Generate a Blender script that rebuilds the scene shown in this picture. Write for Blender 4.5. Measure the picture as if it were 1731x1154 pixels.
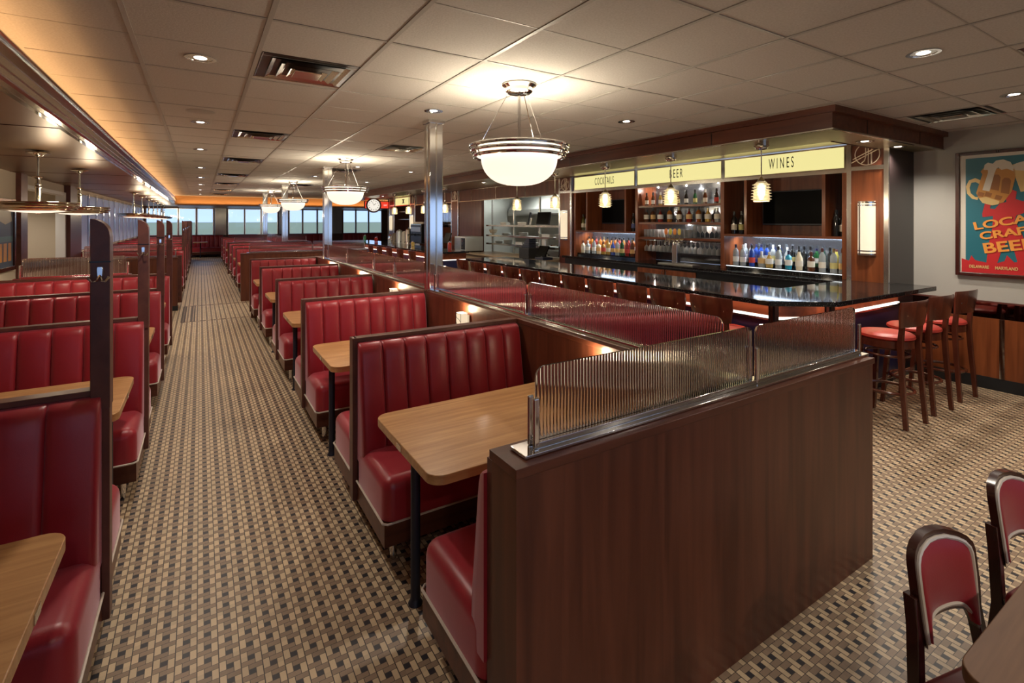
import bpy, bmesh, math, random
from mathutils import Vector, Matrix
random.seed(7)
PI = math.pi
sc = bpy.context.scene
for o in list(bpy.data.objects): bpy.data.objects.remove(o)

# ---------------------------------------------------------------- camera
FPX = 843.0
cam_d = bpy.data.cameras.new('camera'); cam = bpy.data.objects.new('camera', cam_d)
sc.collection.objects.link(cam); sc.camera = cam
cam.location = (0, 0, 1.8); cam.rotation_euler = (PI/2, 0, -math.radians(32.0))
cam_d.sensor_fit = 'HORIZONTAL'; cam_d.sensor_width = 36
cam_d.lens = 36*FPX/1731
cam_d.shift_y = -(577-373.5)/1731
cam_d.clip_start = .05; cam_d.clip_end = 1200

# ---------------------------------------------------------------- world and exposure
w = bpy.data.worlds.new('world'); sc.world = w; w.use_nodes = True
wn = w.node_tree; wn.nodes.clear()
wo = wn.nodes.new('ShaderNodeOutputWorld'); bg = wn.nodes.new('ShaderNodeBackground')
bg.inputs['Color'].default_value = (.50, .66, 1, 1); bg.inputs['Strength'].default_value = 1.0
wn.links.new(bg.outputs[0], wo.inputs[0])
vs = sc.view_settings
vs.view_transform = 'Standard'; vs.look = 'None'; vs.gamma = 1; vs.use_curve_mapping = False; vs.exposure = 0.6

CE = 2.81      # ceiling height
LW = -2.37     # left wall
RW = 7.2       # right wall
YB = -3.0      # back wall (behind the camera)
YF = 30.0      # far window wall

# ---------------------------------------------------------------- lights of the room
def light(kind, name, loc, energy, color=(1, .82, .6), **k):
    d = bpy.data.lights.new(name, kind); d.energy = energy; d.color = color
    o = bpy.data.objects.new(name, d); sc.collection.objects.link(o); o.location = loc
    rot = k.pop('rot', None)
    if rot: o.rotation_euler = rot
    for a, b in k.items(): setattr(d, a, b)
    return o
WARM = (1, .80, .56)
AMBER = (1, .53, .22)
DL = 52        # one recessed downlight
COVE = 1.0
BOWL = 26
# amber strip hidden behind the crown moulding, and the one above the far fascia
for y0, y1 in ((YB+.2, 8), (8, 24)):
    light('AREA', 'cove_strip_light', (-.925, (y0+y1)/2, 2.600), (y1-y0)*1.7, AMBER, rot=(0, math.radians(180+38), 0), shape='RECTANGLE', size=.05, size_y=y1-y0)
light('AREA', 'cove_strip_light', (4.0, 23.86, 2.47), 24, AMBER, rot=(math.radians(180+12), 0, 0), shape='RECTANGLE', size=9.5, size_y=.04)
# warm strips under the edge of the two counters
light('AREA', 'counter_strip_light', (4.44, 5.4, 1.035), 8, (1, .58, .36), rot=(0, math.radians(-25), 0), shape='RECTANGLE', size=.02, size_y=5.8)
light('AREA', 'counter_strip_light', (5.7, 2.34, 1.035), 3, (1, .58, .36), rot=(math.radians(25), 0, 0), shape='RECTANGLE', size=2.0, size_y=.02)
light('AREA', 'counter_strip_light', (4.50, 14.2, 1.035), 10, (1, .5, .28), rot=(0, math.radians(-25), 0), shape='RECTANGLE', size=.02, size_y=7.4)

# ---------------------------------------------------------------- materials
MATS = {}
def nm(name):
    m = bpy.data.materials.new(name); m.use_nodes = True; MATS[name] = m
    nt = m.node_tree; b = nt.nodes['Principled BSDF']; return m, nt, b
def simple(name, col, rough=.5, metal=0, **k):
    m, nt, b = nm(name)
    b.inputs['Base Color'].default_value = (*col, 1); b.inputs['Roughness'].default_value = rough
    b.inputs['Metallic'].default_value = metal
    for a, v in k.items():
        a = a.replace('_', ' ')
        b.inputs[a].default_value = v
    return m
def tex_noise(nt, scale, stretch=(1, 1, 1), detail=4, coord='Object'):
    tc = nt.nodes.new('ShaderNodeTexCoord'); mp = nt.nodes.new('ShaderNodeMapping'); mp.inputs['Scale'].default_value = stretch
    nz = nt.nodes.new('ShaderNodeTexNoise'); nz.inputs['Scale'].default_value = scale; nz.inputs['Detail'].default_value = detail
    nt.links.new(tc.outputs[coord], mp.inputs[0]); nt.links.new(mp.outputs[0], nz.inputs['Vector']); return nz
def ramp(nt, src, stops):
    r = nt.nodes.new('ShaderNodeValToRGB'); e = r.color_ramp.elements
    e[0].position, e[0].color = stops[0][0], (*stops[0][1], 1); e[1].position, e[1].color = stops[-1][0], (*stops[-1][1], 1)
    for p, c in stops[1:-1]:
        q = e.new(p); q.color = (*c, 1)
    nt.links.new(src, r.inputs[0]); return r
def bump(nt, b, src, strength=.1, dist=.01):
    bp = nt.nodes.new('ShaderNodeBump'); bp.inputs['Strength'].default_value = strength; bp.inputs['Distance'].default_value = dist
    nt.links.new(src, bp.inputs['Height']); nt.links.new(bp.outputs[0], b.inputs['Normal'])
def wood(name, dark, light_, stretch, scale=3, rough=.35, coat=.0, bumps=.05):
    m, nt, b = nm(name)
    n1 = tex_noise(nt, scale, stretch, 6); n1.inputs['Distortion'].default_value = .6
    r = ramp(nt, n1.outputs['Fac'], [(.3, dark), (.7, light_)])
    nt.links.new(r.outputs[0], b.inputs['Base Color']); b.inputs['Roughness'].default_value = rough
    b.inputs['Coat Weight'].default_value = coat; b.inputs['Specular IOR Level'].default_value = .38; b.inputs['Coat Roughness'].default_value = .15
    bump(nt, b, n1.outputs['Fac'], bumps, .004)
    return m
wood('mahogany_v', (.078, .023, .012), (.155, .047, .023), (5, 5, .35), rough=.33)
wood('mahogany_x', (.078, .023, .012), (.155, .047, .023), (.35, 5, 5), rough=.33)
wood('mahogany_y', (.078, .023, .012), (.155, .047, .023), (5, .35, 5), rough=.33)
wood('cherry_v', (.13, .032, .010), (.25, .07, .022), (6, 6, .4), rough=.3, coat=.3)
wood('cherry_y', (.12, .03, .011), (.22, .06, .02), (6, .4, 6), rough=.3, coat=.3)
wood('frame_wood', (.085, .030, .022), (.15, .055, .038), (3, 3, 3), rough=.35)
wood('stool_wood', (.065, .014, .007), (.12, .03, .014), (4, 4, 1), rough=.25, coat=.4)
wood('chair_wood', (.035, .008, .006), (.06, .014, .010), (4, 4, 1), rough=.22, coat=.5)
wood('oak', (.39, .19, .068), (.59, .33, .138), (.5, 8, 8), scale=4, rough=.34, coat=.2)
wood('walnut', (.13, .06, .028), (.21, .105, .05), (.5, 7, 7), scale=4, rough=.5, coat=.0)
# red vinyl
m, nt, b = nm('red_vinyl')
nz = tex_noise(nt, 2.2, (1, 1, 1), 2)
r = ramp(nt, nz.outputs['Fac'], [(.3, (.29, .012, .022)), (.7, (.35, .019, .028))]); nt.links.new(r.outputs[0], b.inputs['Base Color'])
b.inputs['Roughness'].default_value = .36; b.inputs['Sheen Weight'].default_value = .4; b.inputs['Sheen Roughness'].default_value = .4; b.inputs['Sheen Tint'].default_value = (1, .75, .85, 1)
nf = tex_noise(nt, 260, (1, 1, 1), 2); bump(nt, b, nf.outputs['Fac'], .12, .002)
simple('stool_red', (.46, .045, .03), .38)
simple('piping', (.62, .55, .46), .4)
simple('chrome', (.78, .77, .76), .09, 1)
simple('chrome_soft', (.70, .68, .65), .2, 1)
simple('emblem_metal', (.75, .62, .48), .35, .5)
simple('nickel', (.62, .58, .50), .16, 1)
m, nt, b = nm('steel'); nz = tex_noise(nt, 6, (1, 1, 40), 3); r = ramp(nt, nz.outputs['Fac'], [(.3, (.42, .42, .40)), (.7, (.60, .60, .57))]); nt.links.new(r.outputs[0], b.inputs['Base Color']); b.inputs['Metallic'].default_value = 1; b.inputs['Roughness'].default_value = .33
simple('steel_light', (.62, .64, .62), .4, .6)
m, nt, b = nm('bronze_soffit'); nz = tex_noise(nt, 1.2, (1, .3, 1), 3); r = ramp(nt, nz.outputs['Fac'], [(.3, (.16, .09, .045)), (.7, (.26, .155, .08))]); nt.links.new(r.outputs[0], b.inputs['Base Color']); b.inputs['Metallic'].default_value = .75; b.inputs['Roughness'].default_value = .36
simple('brass_panel', (.42, .34, .19), .3, .85)
simple('iron', (.012, .015, .03), .45)
simple('black', (.006, .006, .007), .3)
simple('screen', (.001, .001, .001), .35, 0, Specular_IOR_Level=.05)
simple('navy', (.012, .012, .05), .3); simple('dark_panel', (.018, .012, .012), .3)
simple('rubber', (.008, .008, .009), .55)
simple('cream_wall', (.50, .43, .33), .75)
simple('grey_wall', (.40, .385, .345), .75)
simple('tan_paint', (.48, .27, .11), .7)
simple('maroon', (.09, .022, .016), .45)
simple('white_paint', (.62, .62, .60), .5)
simple('tan_stone', (.34, .25, .16), .35)
simple('mirror', (.16, .13, .12), .05, 1)
simple('backbar_dark', (.20, .22, .26), .12, .85)
# black granite with pale flecks
m, nt, b = nm('granite')
tc = nt.nodes.new('ShaderNodeTexCoord'); vo = nt.nodes.new('ShaderNodeTexVoronoi'); vo.inputs['Scale'].default_value = 75
nt.links.new(tc.outputs['Object'], vo.inputs['Vector'])
r = ramp(nt, vo.outputs['Distance'], [(.10, (.42, .40, .36)), (.17, (.007, .007, .008))])
nt.links.new(r.outputs[0], b.inputs['Base Color']); b.inputs['Roughness'].default_value = .06
# ceiling tile with tiny speckle
m, nt, b = nm('ceiling_tile')
nz = tex_noise(nt, 90, (1, 1, 1), 3); r = ramp(nt, nz.outputs['Fac'], [(.3, (.44, .42, .385)), (.7, (.53, .51, .475))]); nt.links.new(r.outputs[0], b.inputs['Base Color']); b.inputs['Roughness'].default_value = .9
bump(nt, b, nz.outputs['Fac'], .25, .004)
simple('grid_metal', (.34, .32, .29), .5)
def emis(name, col, s, base=(.8, .8, .8)):
    m = simple(name, base, .4); b = m.node_tree.nodes['Principled BSDF']
    b.inputs['Emission Color'].default_value = (*col, 1); b.inputs['Emission Strength'].default_value = s; return m
emis('bowl_glass', (1, .87, .70), .70)
emis('bulb', (1, .88, .66), 5)
emis('downlight_lens', (1, .93, .82), 5)
emis('strip_white', (1, .9, .78), 1.1)
emis('strip_orange', (1, .40, .16), 3.0)
emis('sconce_glass', (1, .80, .54), .56, (.3, .3, .28))
emis('sign_yellow', (1, .90, .38), .56, (.1, .09, .04))
emis('sign_red', (1, .06, .03), .55, (.6, .05, .03))
emis('riser_light', (.85, .95, 1), .9)
emis('clock_face', (1, .95, .85), .55)
# glass
def glassmat(name, col, rough=.0, ior=1.45):
    m, nt, b = nm(name); b.inputs['Base Color'].default_value = (*col, 1); b.inputs['Transmission Weight'].default_value = 1
    b.inputs['Roughness'].default_value = rough; b.inputs['IOR'].default_value = ior; return m
glassmat('ribbed_glass', (.88, .88, .90), .04, 1.45)
def thin(name, tint, fac=.12):
    m = bpy.data.materials.new(name); m.use_nodes = True; MATS[name] = m; nt = m.node_tree; nt.nodes.clear()
    o = nt.nodes.new('ShaderNodeOutputMaterial'); t = nt.nodes.new('ShaderNodeBsdfTransparent'); g = nt.nodes.new('ShaderNodeBsdfGlossy'); x = nt.nodes.new('ShaderNodeMixShader')
    lw = nt.nodes.new('ShaderNodeLayerWeight'); lw.inputs['Blend'].default_value = fac
    t.inputs['Color'].default_value = (*tint, 1); g.inputs['Roughness'].default_value = .02
    nt.links.new(lw.outputs['Fresnel'], x.inputs[0]); nt.links.new(t.outputs[0], x.inputs[1]); nt.links.new(g.outputs[0], x.inputs[2]); nt.links.new(x.outputs[0], o.inputs[0])
thin('window_glass', (.93, .96, .98), .25)
thin('clear_glass', (.96, .97, .97), .35)
nt = MATS['clear_glass'].node_tree; o_ = [n for n in nt.nodes if n.type == 'OUTPUT_MATERIAL'][0]; prev = o_.inputs[0].links[0].from_socket
mx = nt.nodes.new('ShaderNodeMixShader'); mx.inputs[0].default_value = .28; df = nt.nodes.new('ShaderNodeBsdfTranslucent'); df.inputs[0].default_value = (.95, .97, 1, 1)
nt.links.new(prev, mx.inputs[1]); nt.links.new(df.outputs[0], mx.inputs[2]); nt.links.new(mx.outputs[0], o_.inputs[0])
m = simple('lamp_glass', (.85, .78, .6), .25); b = m.node_tree.nodes['Principled BSDF']; b.inputs['Transmission Weight'].default_value = .75; b.inputs['Emission Color'].default_value = (1, .82, .52, 1); b.inputs['Emission Strength'].default_value = .06
BOT = {}
for n_, c_ in dict(amber=(.55, .16, .02), whisky=(.70, .25, .04), red=(.40, .03, .02), green=(.02, .16, .05), blue=(.03, .10, .55), cyan=(.05, .50, .75), clear=(.55, .60, .62), gold=(.75, .50, .12), dark=(.012, .012, .012), brown=(.10, .03, .01), cream=(.75, .66, .48), olive=(.16, .15, .03), yellow=(.70, .60, .12)).items():
    BOT[n_] = simple('bottle_'+n_, c_, .08, 0, Coat_Weight=.6)
    if n_ not in ('dark', 'cream', 'brown'):
        BOT[n_].node_tree.nodes['Principled BSDF'].inputs['Transmission Weight'].default_value = .45
LABELM = [simple('label_paper_'+str(i), c, .6) for i, c in enumerate(((.75, .70, .60), (.70, .45, .18), (.55, .06, .05), (.10, .12, .3), (.8, .8, .78), (.55, .5, .2)))]
# floor: woven pinwheel mosaic
def floor_mat():
    m, nt, b = nm('floor_mosaic'); N = nt.nodes; L = nt.links
    tc = N.new('ShaderNodeTexCoord'); sp = N.new('ShaderNodeSeparateXYZ'); L.new(tc.outputs['Object'], sp.inputs[0])
    def M(op, a, b_=None, c=None):
        n = N.new('ShaderNodeMath'); n.operation = op
        for i, v in enumerate((a, b_, c)):
            if v is None: continue
            if isinstance(v, (int, float)): n.inputs[i].default_value = v
            else: L.new(v, n.inputs[i])
        return n.outputs[0]
    P = .0760
    ux = M('DIVIDE', M('ADD', sp.outputs[0], .012+100*P), P); uy = M('DIVIDE', M('ADD', sp.outputs[1], 100*P), P)
    fx = M('MULTIPLY', M('FRACT', ux), 3); fy = M('MULTIPLY', M('FRACT', uy), 3)
    def rect(x, y, a, b_, c, d, g):
        s = M('MINIMUM', M('MINIMUM', M('SUBTRACT', x, a), M('SUBTRACT', b_, x)), M('MINIMUM', M('SUBTRACT', y, c), M('SUBTRACT', d, y)))
        return M('GREATER_THAN', s, g)
    g = .045
    Lt = M('MAXIMUM', rect(fx, fy, .03, 1, 1, 3, g), rect(fx, fy, 2, 2.97, 0, 2, g))
    Br = M('MAXIMUM', rect(fx, fy, 1, 2.97, 2, 3, g), rect(fx, fy, .03, 2, 0, 1, g))
    Bk = rect(fx, fy, 1, 2, 1, 2, g)
    wn_ = N.new('ShaderNodeTexWhiteNoise'); wn_.noise_dimensions = '3D'
    cx = N.new('ShaderNodeCombineXYZ'); L.new(M('FLOOR', M('MULTIPLY', ux, 1.5)), cx.inputs[0]); L.new(M('FLOOR', M('MULTIPLY', uy, 1.5)), cx.inputs[1]); L.new(Lt, cx.inputs[2]); L.new(cx.outputs[0], wn_.inputs['Vector'])
    v = M('ADD', M('MULTIPLY', wn_.outputs['Value'], .22), .89)
    def mix(f, a, c):
        n = N.new('ShaderNodeMix'); n.data_type = 'RGBA'; L.new(f, n.inputs[0])
        for i, q in ((6, a), (7, c)):
            if isinstance(q, tuple): n.inputs[i].default_value = (*q, 1)
            else: L.new(q, n.inputs[i])
        return n.outputs[2]
    # inlaid border of the cross aisle
    X = sp.outputs[0]; Y = sp.outputs[1]
    bars = None
    for x0, x1 in ((-.303, -.272), (-.262, -.231), (-.157, -.129), (-.106, -.082)):
        q = rect(X, Y, x0, x1, 10.63, 12.5, 0); bars = q if bars is None else M('MAXIMUM', bars, q)
    dash = M('GREATER_THAN', M('FRACT', M('DIVIDE', M('ADD', X, 10), .16)), .5)
    lines = M('MAXIMUM', rect(X, Y, -.3, 4.4, 10.57, 10.64, 0), rect(X, Y, -.3, 4.4, 12.50, 12.59, 0))
    c = mix(Lt, (.035, .022, .014), (.58, .44, .27))
    c = mix(Br, c, (.27, .185, .118)); c = mix(Bk, c, (.012, .010, .016))
    vm = N.new('ShaderNodeVectorMath'); vm.operation = 'SCALE'; L.new(c, vm.inputs[0]); L.new(v, vm.inputs['Scale'])
    c = mix(M('MULTIPLY', bars, M('MAXIMUM', Lt, M('MAXIMUM', Br, Bk))), vm.outputs[0], (.04, .022, .015))
    c = mix(M('MULTIPLY', lines, dash), c, (.06, .025, .015)); c = mix(M('MULTIPLY', lines, M('SUBTRACT', 1, dash)), c, (.24, .14, .07))
    L.new(c, b.inputs['Base Color']); b.inputs['Roughness'].default_value = .42
    tl = M('MAXIMUM', Lt, M('MAXIMUM', Br, Bk)); bump(nt, b, tl, .35, .002)
floor_mat()
m, nt, b = nm('blind_fabric'); tl_ = nt.nodes.new('ShaderNodeBsdfTranslucent'); tl_.inputs[0].default_value = (.8, .85, .95, 1); mx = nt.nodes.new('ShaderNodeMixShader'); mx.inputs[0].default_value = .7; b.inputs['Base Color'].default_value = (.7, .74, .8, 1)
nt.links.new(b.outputs[0], mx.inputs[1]); nt.links.new(tl_.outputs[0], mx.inputs[2]); nt.links.new(mx.outputs[0], nt.nodes['Material Output'].inputs[0])
simple('asphalt', (.42, .45, .50), .9); simple('lawn', (.36, .36, .18), .95)
M_ = MATS

# ---------------------------------------------------------------- mesh helpers
COL = sc.collection
class MB:
    def __init__(s): s.v = []; s.f = []; s.sm = []
    def add(s, vs_, fs, smooth=False):
        n = len(s.v); s.v += [tuple(p) for p in vs_]; s.f += [tuple(i+n for i in f) for f in fs]; s.sm += [smooth]*len(fs); return s
    def box(s, x0, x1, y0, y1, z0, z1):
        return s.add([(x0, y0, z0), (x1, y0, z0), (x1, y1, z0), (x0, y1, z0), (x0, y0, z1), (x1, y0, z1), (x1, y1, z1), (x0, y1, z1)],
                     [(0, 3, 2, 1), (4, 5, 6, 7), (0, 1, 5, 4), (1, 2, 6, 5), (2, 3, 7, 6), (3, 0, 4, 7)])
    def ring(s, pts_list, closed_u=True, caps=True, smooth=True, loop=False):
        # list of rings (each same length) skinned together
        n = len(pts_list[0]); vs_ = [p for r_ in pts_list for p in r_]; fs = []
        R = len(pts_list)
        for i in range(R if loop else R-1):
            j = (i+1) % R
            for k in range(n if closed_u else n-1):
                l = (k+1) % n
                fs.append((i*n+k, i*n+l, j*n+l, j*n+k))
        s.add(vs_, fs, smooth)
        if caps and not loop:
            b = len(s.v)-len(vs_)
            s.f.append(tuple(b+k for k in reversed(range(n)))); s.sm.append(False)
            s.f.append(tuple(b+(R-1)*n+k for k in range(n))); s.sm.append(False)
        return s
    def lathe(s, prof, c=(0, 0, 0), n=24, caps=True, sx=1, sy=1):
        return s.ring([[(c[0]+r_*math.cos(2*PI*k/n)*sx, c[1]+r_*math.sin(2*PI*k/n)*sy, c[2]+z) for k in range(n)] for r_, z in prof], caps=caps)
    def cyl(s, p, q, r0, r1=None, n=14, caps=True):
        r1 = r0 if r1 is None else r1; p = Vector(p); q = Vector(q); d = (q-p).normalized()
        a = d.orthogonal().normalized(); b_ = d.cross(a)
        return s.ring([[tuple(c+a*(r_*math.cos(2*PI*k/n))+b_*(r_*math.sin(2*PI*k/n))) for k in range(n)] for c, r_ in ((p, r0), (q, r1))], caps=caps)
    def tube(s, pts, r_, n=8, closed=False):
        pts = [Vector(p) for p in pts]; rings = []; N_ = len(pts); a = None
        for i, p in enumerate(pts):
            t = (pts[(i+1) % N_]-pts[i-1]) if (closed or 0 < i < N_-1) else (pts[1]-pts[0] if i == 0 else pts[-1]-pts[-2])
            t.normalize()
            if a is None: a = t.orthogonal().normalized()
            a = (a-t*a.dot(t)).normalized(); b_ = t.cross(a); rr = r_[i] if isinstance(r_, (list, tuple)) else r_
            rings.append([tuple(p+a*(rr*math.cos(2*PI*k/n))+b_*(rr*math.sin(2*PI*k/n))) for k in range(n)])
        return s.ring(rings, caps=not closed, loop=closed)
    def bar(s, p, q, w0, d0, w1=None, d1=None, up=(0, 1, 0)):
        # tapered rectangular bar from p to q
        w1 = w0 if w1 is None else w1; d1 = d0 if d1 is None else d1
        p = Vector(p); q = Vector(q); t = (q-p).normalized(); u = Vector(up); a = t.cross(u).normalized(); b_ = a.cross(t).normalized()
        R = []
        for c, w_, d_ in ((p, w0, d0), (q, w1, d1)):
            R.append([tuple(c+a*(sx*w_/2)+b_*(sy*d_/2)) for sx, sy in ((-1, -1), (1, -1), (1, 1), (-1, 1))])
        return s.ring(R, smooth=False)
    def prism(s, poly, z0, z1, axis='z', smooth=False):
        def P(a, b_, c): return {'z': (a, b_, c), 'x': (c, a, b_), 'y': (a, c, b_)}[axis]
        return s.ring([[P(a, b_, z) for a, b_ in poly] for z in (z0, z1)], smooth=smooth)
    def build(s, name, mat, parent=None, bevel=0, seg=2, sub=0, loc=None, rz=0):
        me = bpy.data.meshes.new(name); me.from_pydata(s.v, [], s.f); me.update()
        for p, sm in zip(me.polygons, s.sm): p.use_smooth = sm
        bm = bmesh.new(); bm.from_mesh(me); bmesh.ops.recalc_face_normals(bm, faces=bm.faces); bm.to_mesh(me); bm.free()
        if any(s.sm): me.set_sharp_from_angle(angle=math.radians(42))
        me.materials.append(M_[mat] if isinstance(mat, str) else mat)
        o = bpy.data.objects.new(name, me); COL.objects.link(o)
        if parent: o.parent = parent
        if loc: o.location = loc
        if rz: o.rotation_euler.z = rz
        if bevel:
            md = o.modifiers.new('bevel', 'BEVEL'); md.width = bevel; md.segments = seg; md.limit_method = 'ANGLE'; md.angle_limit = math.radians(50)
            for p in me.polygons: p.use_smooth = True
            md.harden_normals = True
        if sub:
            md = o.modifiers.new('sub', 'SUBSURF'); md.levels = sub; md.render_levels = sub
        return o
def rrect(x0, x1, y0, y1, r_, n=5, corners=(1, 1, 1, 1)):
    pts = []
    for (cx, cy, a0), on in zip(((x1-r_, y1-r_, 0), (x0+r_, y1-r_, 90), (x0+r_, y0+r_, 180), (x1-r_, y0+r_, 270)), corners):
        if on:
            for k in range(n+1):
                a = math.radians(a0+90*k/n); pts.append((cx+r_*math.cos(a), cy+r_*math.sin(a)))
        else: pts.append((cx+(r_ if a0 in (0, 270) else -r_), cy+(r_ if a0 in (0, 90) else -r_)))
    return pts
def arc(cx, cy, r_, a0, a1, n=12, ry=None):
    ry = ry or r_
    return [(cx+r_*math.cos(math.radians(a0+(a1-a0)*k/n)), cy+ry*math.sin(math.radians(a0+(a1-a0)*k/n))) for k in range(n+1)]
def tag(o, label, cat, group=None, kind=None):
    o['label'] = label; o['category'] = cat
    if group: o['group'] = group
    if kind: o['kind'] = kind
    return o
def thing(name, label, cat, loc=(0, 0, 0), rz=0, group=None):
    o = bpy.data.objects.new(name, None); COL.objects.link(o); o.location = loc; o.rotation_euler.z = rz; o.empty_display_size = .1
    return tag(o, label, cat, group)
def S(name, mb, mat, bevel=0):
    o = mb.build(name, mat, bevel=bevel); o['kind'] = 'structure'; return o
def SS(name):
    o = bpy.data.objects.new(name, None); COL.objects.link(o); o['kind'] = 'structure'; return o
def kids(o): return [c for c in bpy.data.objects if c.parent == o]
KID = {}
def dup(root, loc, rz, label, group=None):
    def sub(o, parent):
        if o not in KID: KID[o] = [c for c in bpy.data.objects if c.parent == o]
        for ch in KID[o]:
            c = ch.copy(); COL.objects.link(c); c.parent = parent; sub(ch, c)
    r_ = root.copy(); COL.objects.link(r_); r_.location = loc; r_.rotation_euler.z = rz; r_['label'] = label
    if group: r_['group'] = group
    sub(root, r_); return r_
def text_obj(s, name, size, mat, parent, loc, rot, sx=1.0, depth=.002, align='CENTER', bold=0, space=1.0):
    cu = bpy.data.curves.new('t', 'FONT'); cu.body = s; cu.size = size; cu.align_x = align; cu.align_y = 'CENTER'; cu.extrude = depth; cu.offset = bold; cu.space_character = space
    to = bpy.data.objects.new('t', cu); COL.objects.link(to)
    dg = bpy.context.evaluated_depsgraph_get(); me = bpy.data.meshes.new_from_object(to.evaluated_get(dg))
    bpy.data.objects.remove(to); bpy.data.curves.remove(cu)
    me.name = name; me.materials.clear(); me.materials.append(M_[mat] if isinstance(mat, str) else mat)
    o = bpy.data.objects.new(name, me); COL.objects.link(o); o.parent = parent; o.location = loc; o.rotation_euler = rot; o.scale = (sx, 1, 1); return o
ORD = ['first', 'second', 'third', 'fourth', 'fifth', 'sixth', 'seventh', 'eighth', 'ninth', 'tenth', 'eleventh', 'twelfth', 'thirteenth', 'fourteenth', 'fifteenth', 'sixteenth', 'seventeenth', 'eighteenth']

# ================================================================ ROOM SHELL
S('floor', MB().box(-4.2, 10.4, YB, YF, -.06, 0), 'floor_mosaic')
gp = S('trim_1', MB().box(-600, 600, YF+.3, 900, -.14, -.10), 'lawn')
S('trim_2', MB().box(-60, 60, YF+8, YF+40, -.10, -.09), 'asphalt')
S('trim_3', MB().box(-60, LW-1.9, -40, YF+.3, -.14, -.10), 'asphalt')
S('trim_4', MB().box(-60, 60, -40, YB-.3, -.14, -.10), 'asphalt')
S('ceiling', MB().box(-1.0, 10.4, YB, 24, CE, CE+.05), 'ceiling_tile')
g = MB(); sgl = MB()
x = -.9248
while x < 7.3:
    x += .61
    if x < 7.2: g.box(x-.012, x+.012, YB, 24, CE-.005, CE+.001)
j = -9; 
while 2.7566+.61*j < 24:
    y = 2.7566+.61*j
    (g if j % 2 == 0 else sgl).box(-.87, 7.2, y-(.011 if j % 2 == 0 else .004), y+(.011 if j % 2 == 0 else .004), CE-.0035 if j % 2 == 0 else CE-.0015, CE+.001)
    j += 1
S('trim_5', g, 'grid_metal'); S('trim_6', sgl, 'grid_metal')
# left dropped soffit with its polished crown
S('ceiling_soffit_left', MB().box(LW-.1, -1.0, YB, YF, 2.53, CE+.05).box(-1.0, -.872, YB, YF, 2.53, 2.56), 'bronze_soffit')
seam = MB(); y = YB+.9
while y < 24:
    seam.box(LW, -.9, y-.004, y+.004, 2.526, 2.531); y += 2.44
S('trim_7', seam, 'maroon')
crown = [(-.872, 2.50), (-.835, 2.50), (-.825, 2.512), (-.835, 2.53), (-.815, 2.545), (-.828, 2.565), (-.80, 2.585), (-.815, 2.61), (-.785, 2.635), (-.80, 2.655), (-.772, 2.665), (-.772, 2.672), (-.785, 2.672), (-.872, 2.52)]
mbc = MB().prism([(p[0], p[1]) for p in crown], YB, 24.0, 'y'); S('trim_8', mbc, 'nickel')
S('trim_9', MB().box(-.93, -.90, YB, 23.9, 2.515, 2.531), 'chrome')
# far dropped soffit and its tan lit fascia
S('ceiling_soffit_far', MB().box(-.872, 10.4, 24.0, YF, 2.46, CE+.05), 'bronze_soffit')
S('trim_10', MB().box(-.87, 10.4, 23.96, 24.0, 2.46, CE), 'tan_paint')
S('trim_11', MB().box(-.77, 10.4, 23.80, 23.96, 2.43, 2.455), 'frame_wood')

def wall_panes(name, axis, c0, c1, a0, a1, z0, z1, opens, mat):
    """wall slab spanning a0..a1 along its run, thickness c0..c1, with rectangular openings (u0,u1,w0,w1)"""
    mb = MB(); cur = a0
    def put(u0, u1, w0, w1):
        if u1-u0 < 1e-4 or w1-w0 < 1e-4: return
        if axis == 'x': mb.box(u0, u1, c0, c1, w0, w1)
        else: mb.box(c0, c1, u0, u1, w0, w1)
    for u0, u1, w0, w1 in sorted(opens):
        put(cur, u0, z0, z1); put(u0, u1, z0, w0); put(u0, u1, w1, z1); cur = u1
    put(cur, a1, z0, z1)
    return S(name, mb, mat)
WN = [0]
def window(axis, c, u0, u1, w0, w1, frame='chrome_soft', fw=.03, blinds=False):
    WN[0] += 1; r_ = SS('window_%d' % WN[0])
    f = MB()
    def bx(mb, a, b_, p, q, t0, t1):
        if axis == 'x': mb.box(a, b_, c+t0, c+t1, p, q)
        else: mb.box(c+t0, c+t1, a, b_, p, q)
    bx(f, u0, u0+fw, w0, w1, -.04, .04); bx(f, u1-fw, u1, w0, w1, -.04, .04); bx(f, u0+fw, u1-fw, w0, w0+fw, -.04, .04); bx(f, u0+fw, u1-fw, w1-fw, w1, -.04, .04)
    f.build('window_frame', frame, r_)
    p = MB(); bx(p, u0+fw, u1-fw, w0+fw, w1-fw, -.003, .003); p.build('window_pane', 'window_glass', r_)
    if blinds:
        b_ = MB(); k = u0+.07
        while k < u1-.05:
            bx(b_, k, k+.008, w0+.04, w1-.03, .07, .12); k += .19
        b_.build('vertical_blind', 'blind_fabric', r_)
        ml = MB(); bx(ml, u0-.035, u0+.015, w0-.02, w1+.03, .06, .13); ml.build('mullion', 'chrome', r_)
# far window wall
panes = [(-2.25, -1.62), (-1.60, -.95), (-.92, -.19), (-.14, .57), (1.22, 1.98), (2.01, 2.77), (2.80, 3.60), (4.18, 4.86), (4.89, 5.64), (5.67, 6.42), (7.08, 7.81), (7.84, 8.57), (8.60, 9.38)]
opens = [(a, b_, 1.08, 2.44) for a, b_ in panes]
wall_panes('wall_far', 'x', YF, YF+.12, -4.2, 10.4, 0, CE+.05, opens, 'frame_wood')
for a, b_ in panes: window('x', YF+.05, a, b_, 1.08, 2.44)
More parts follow.
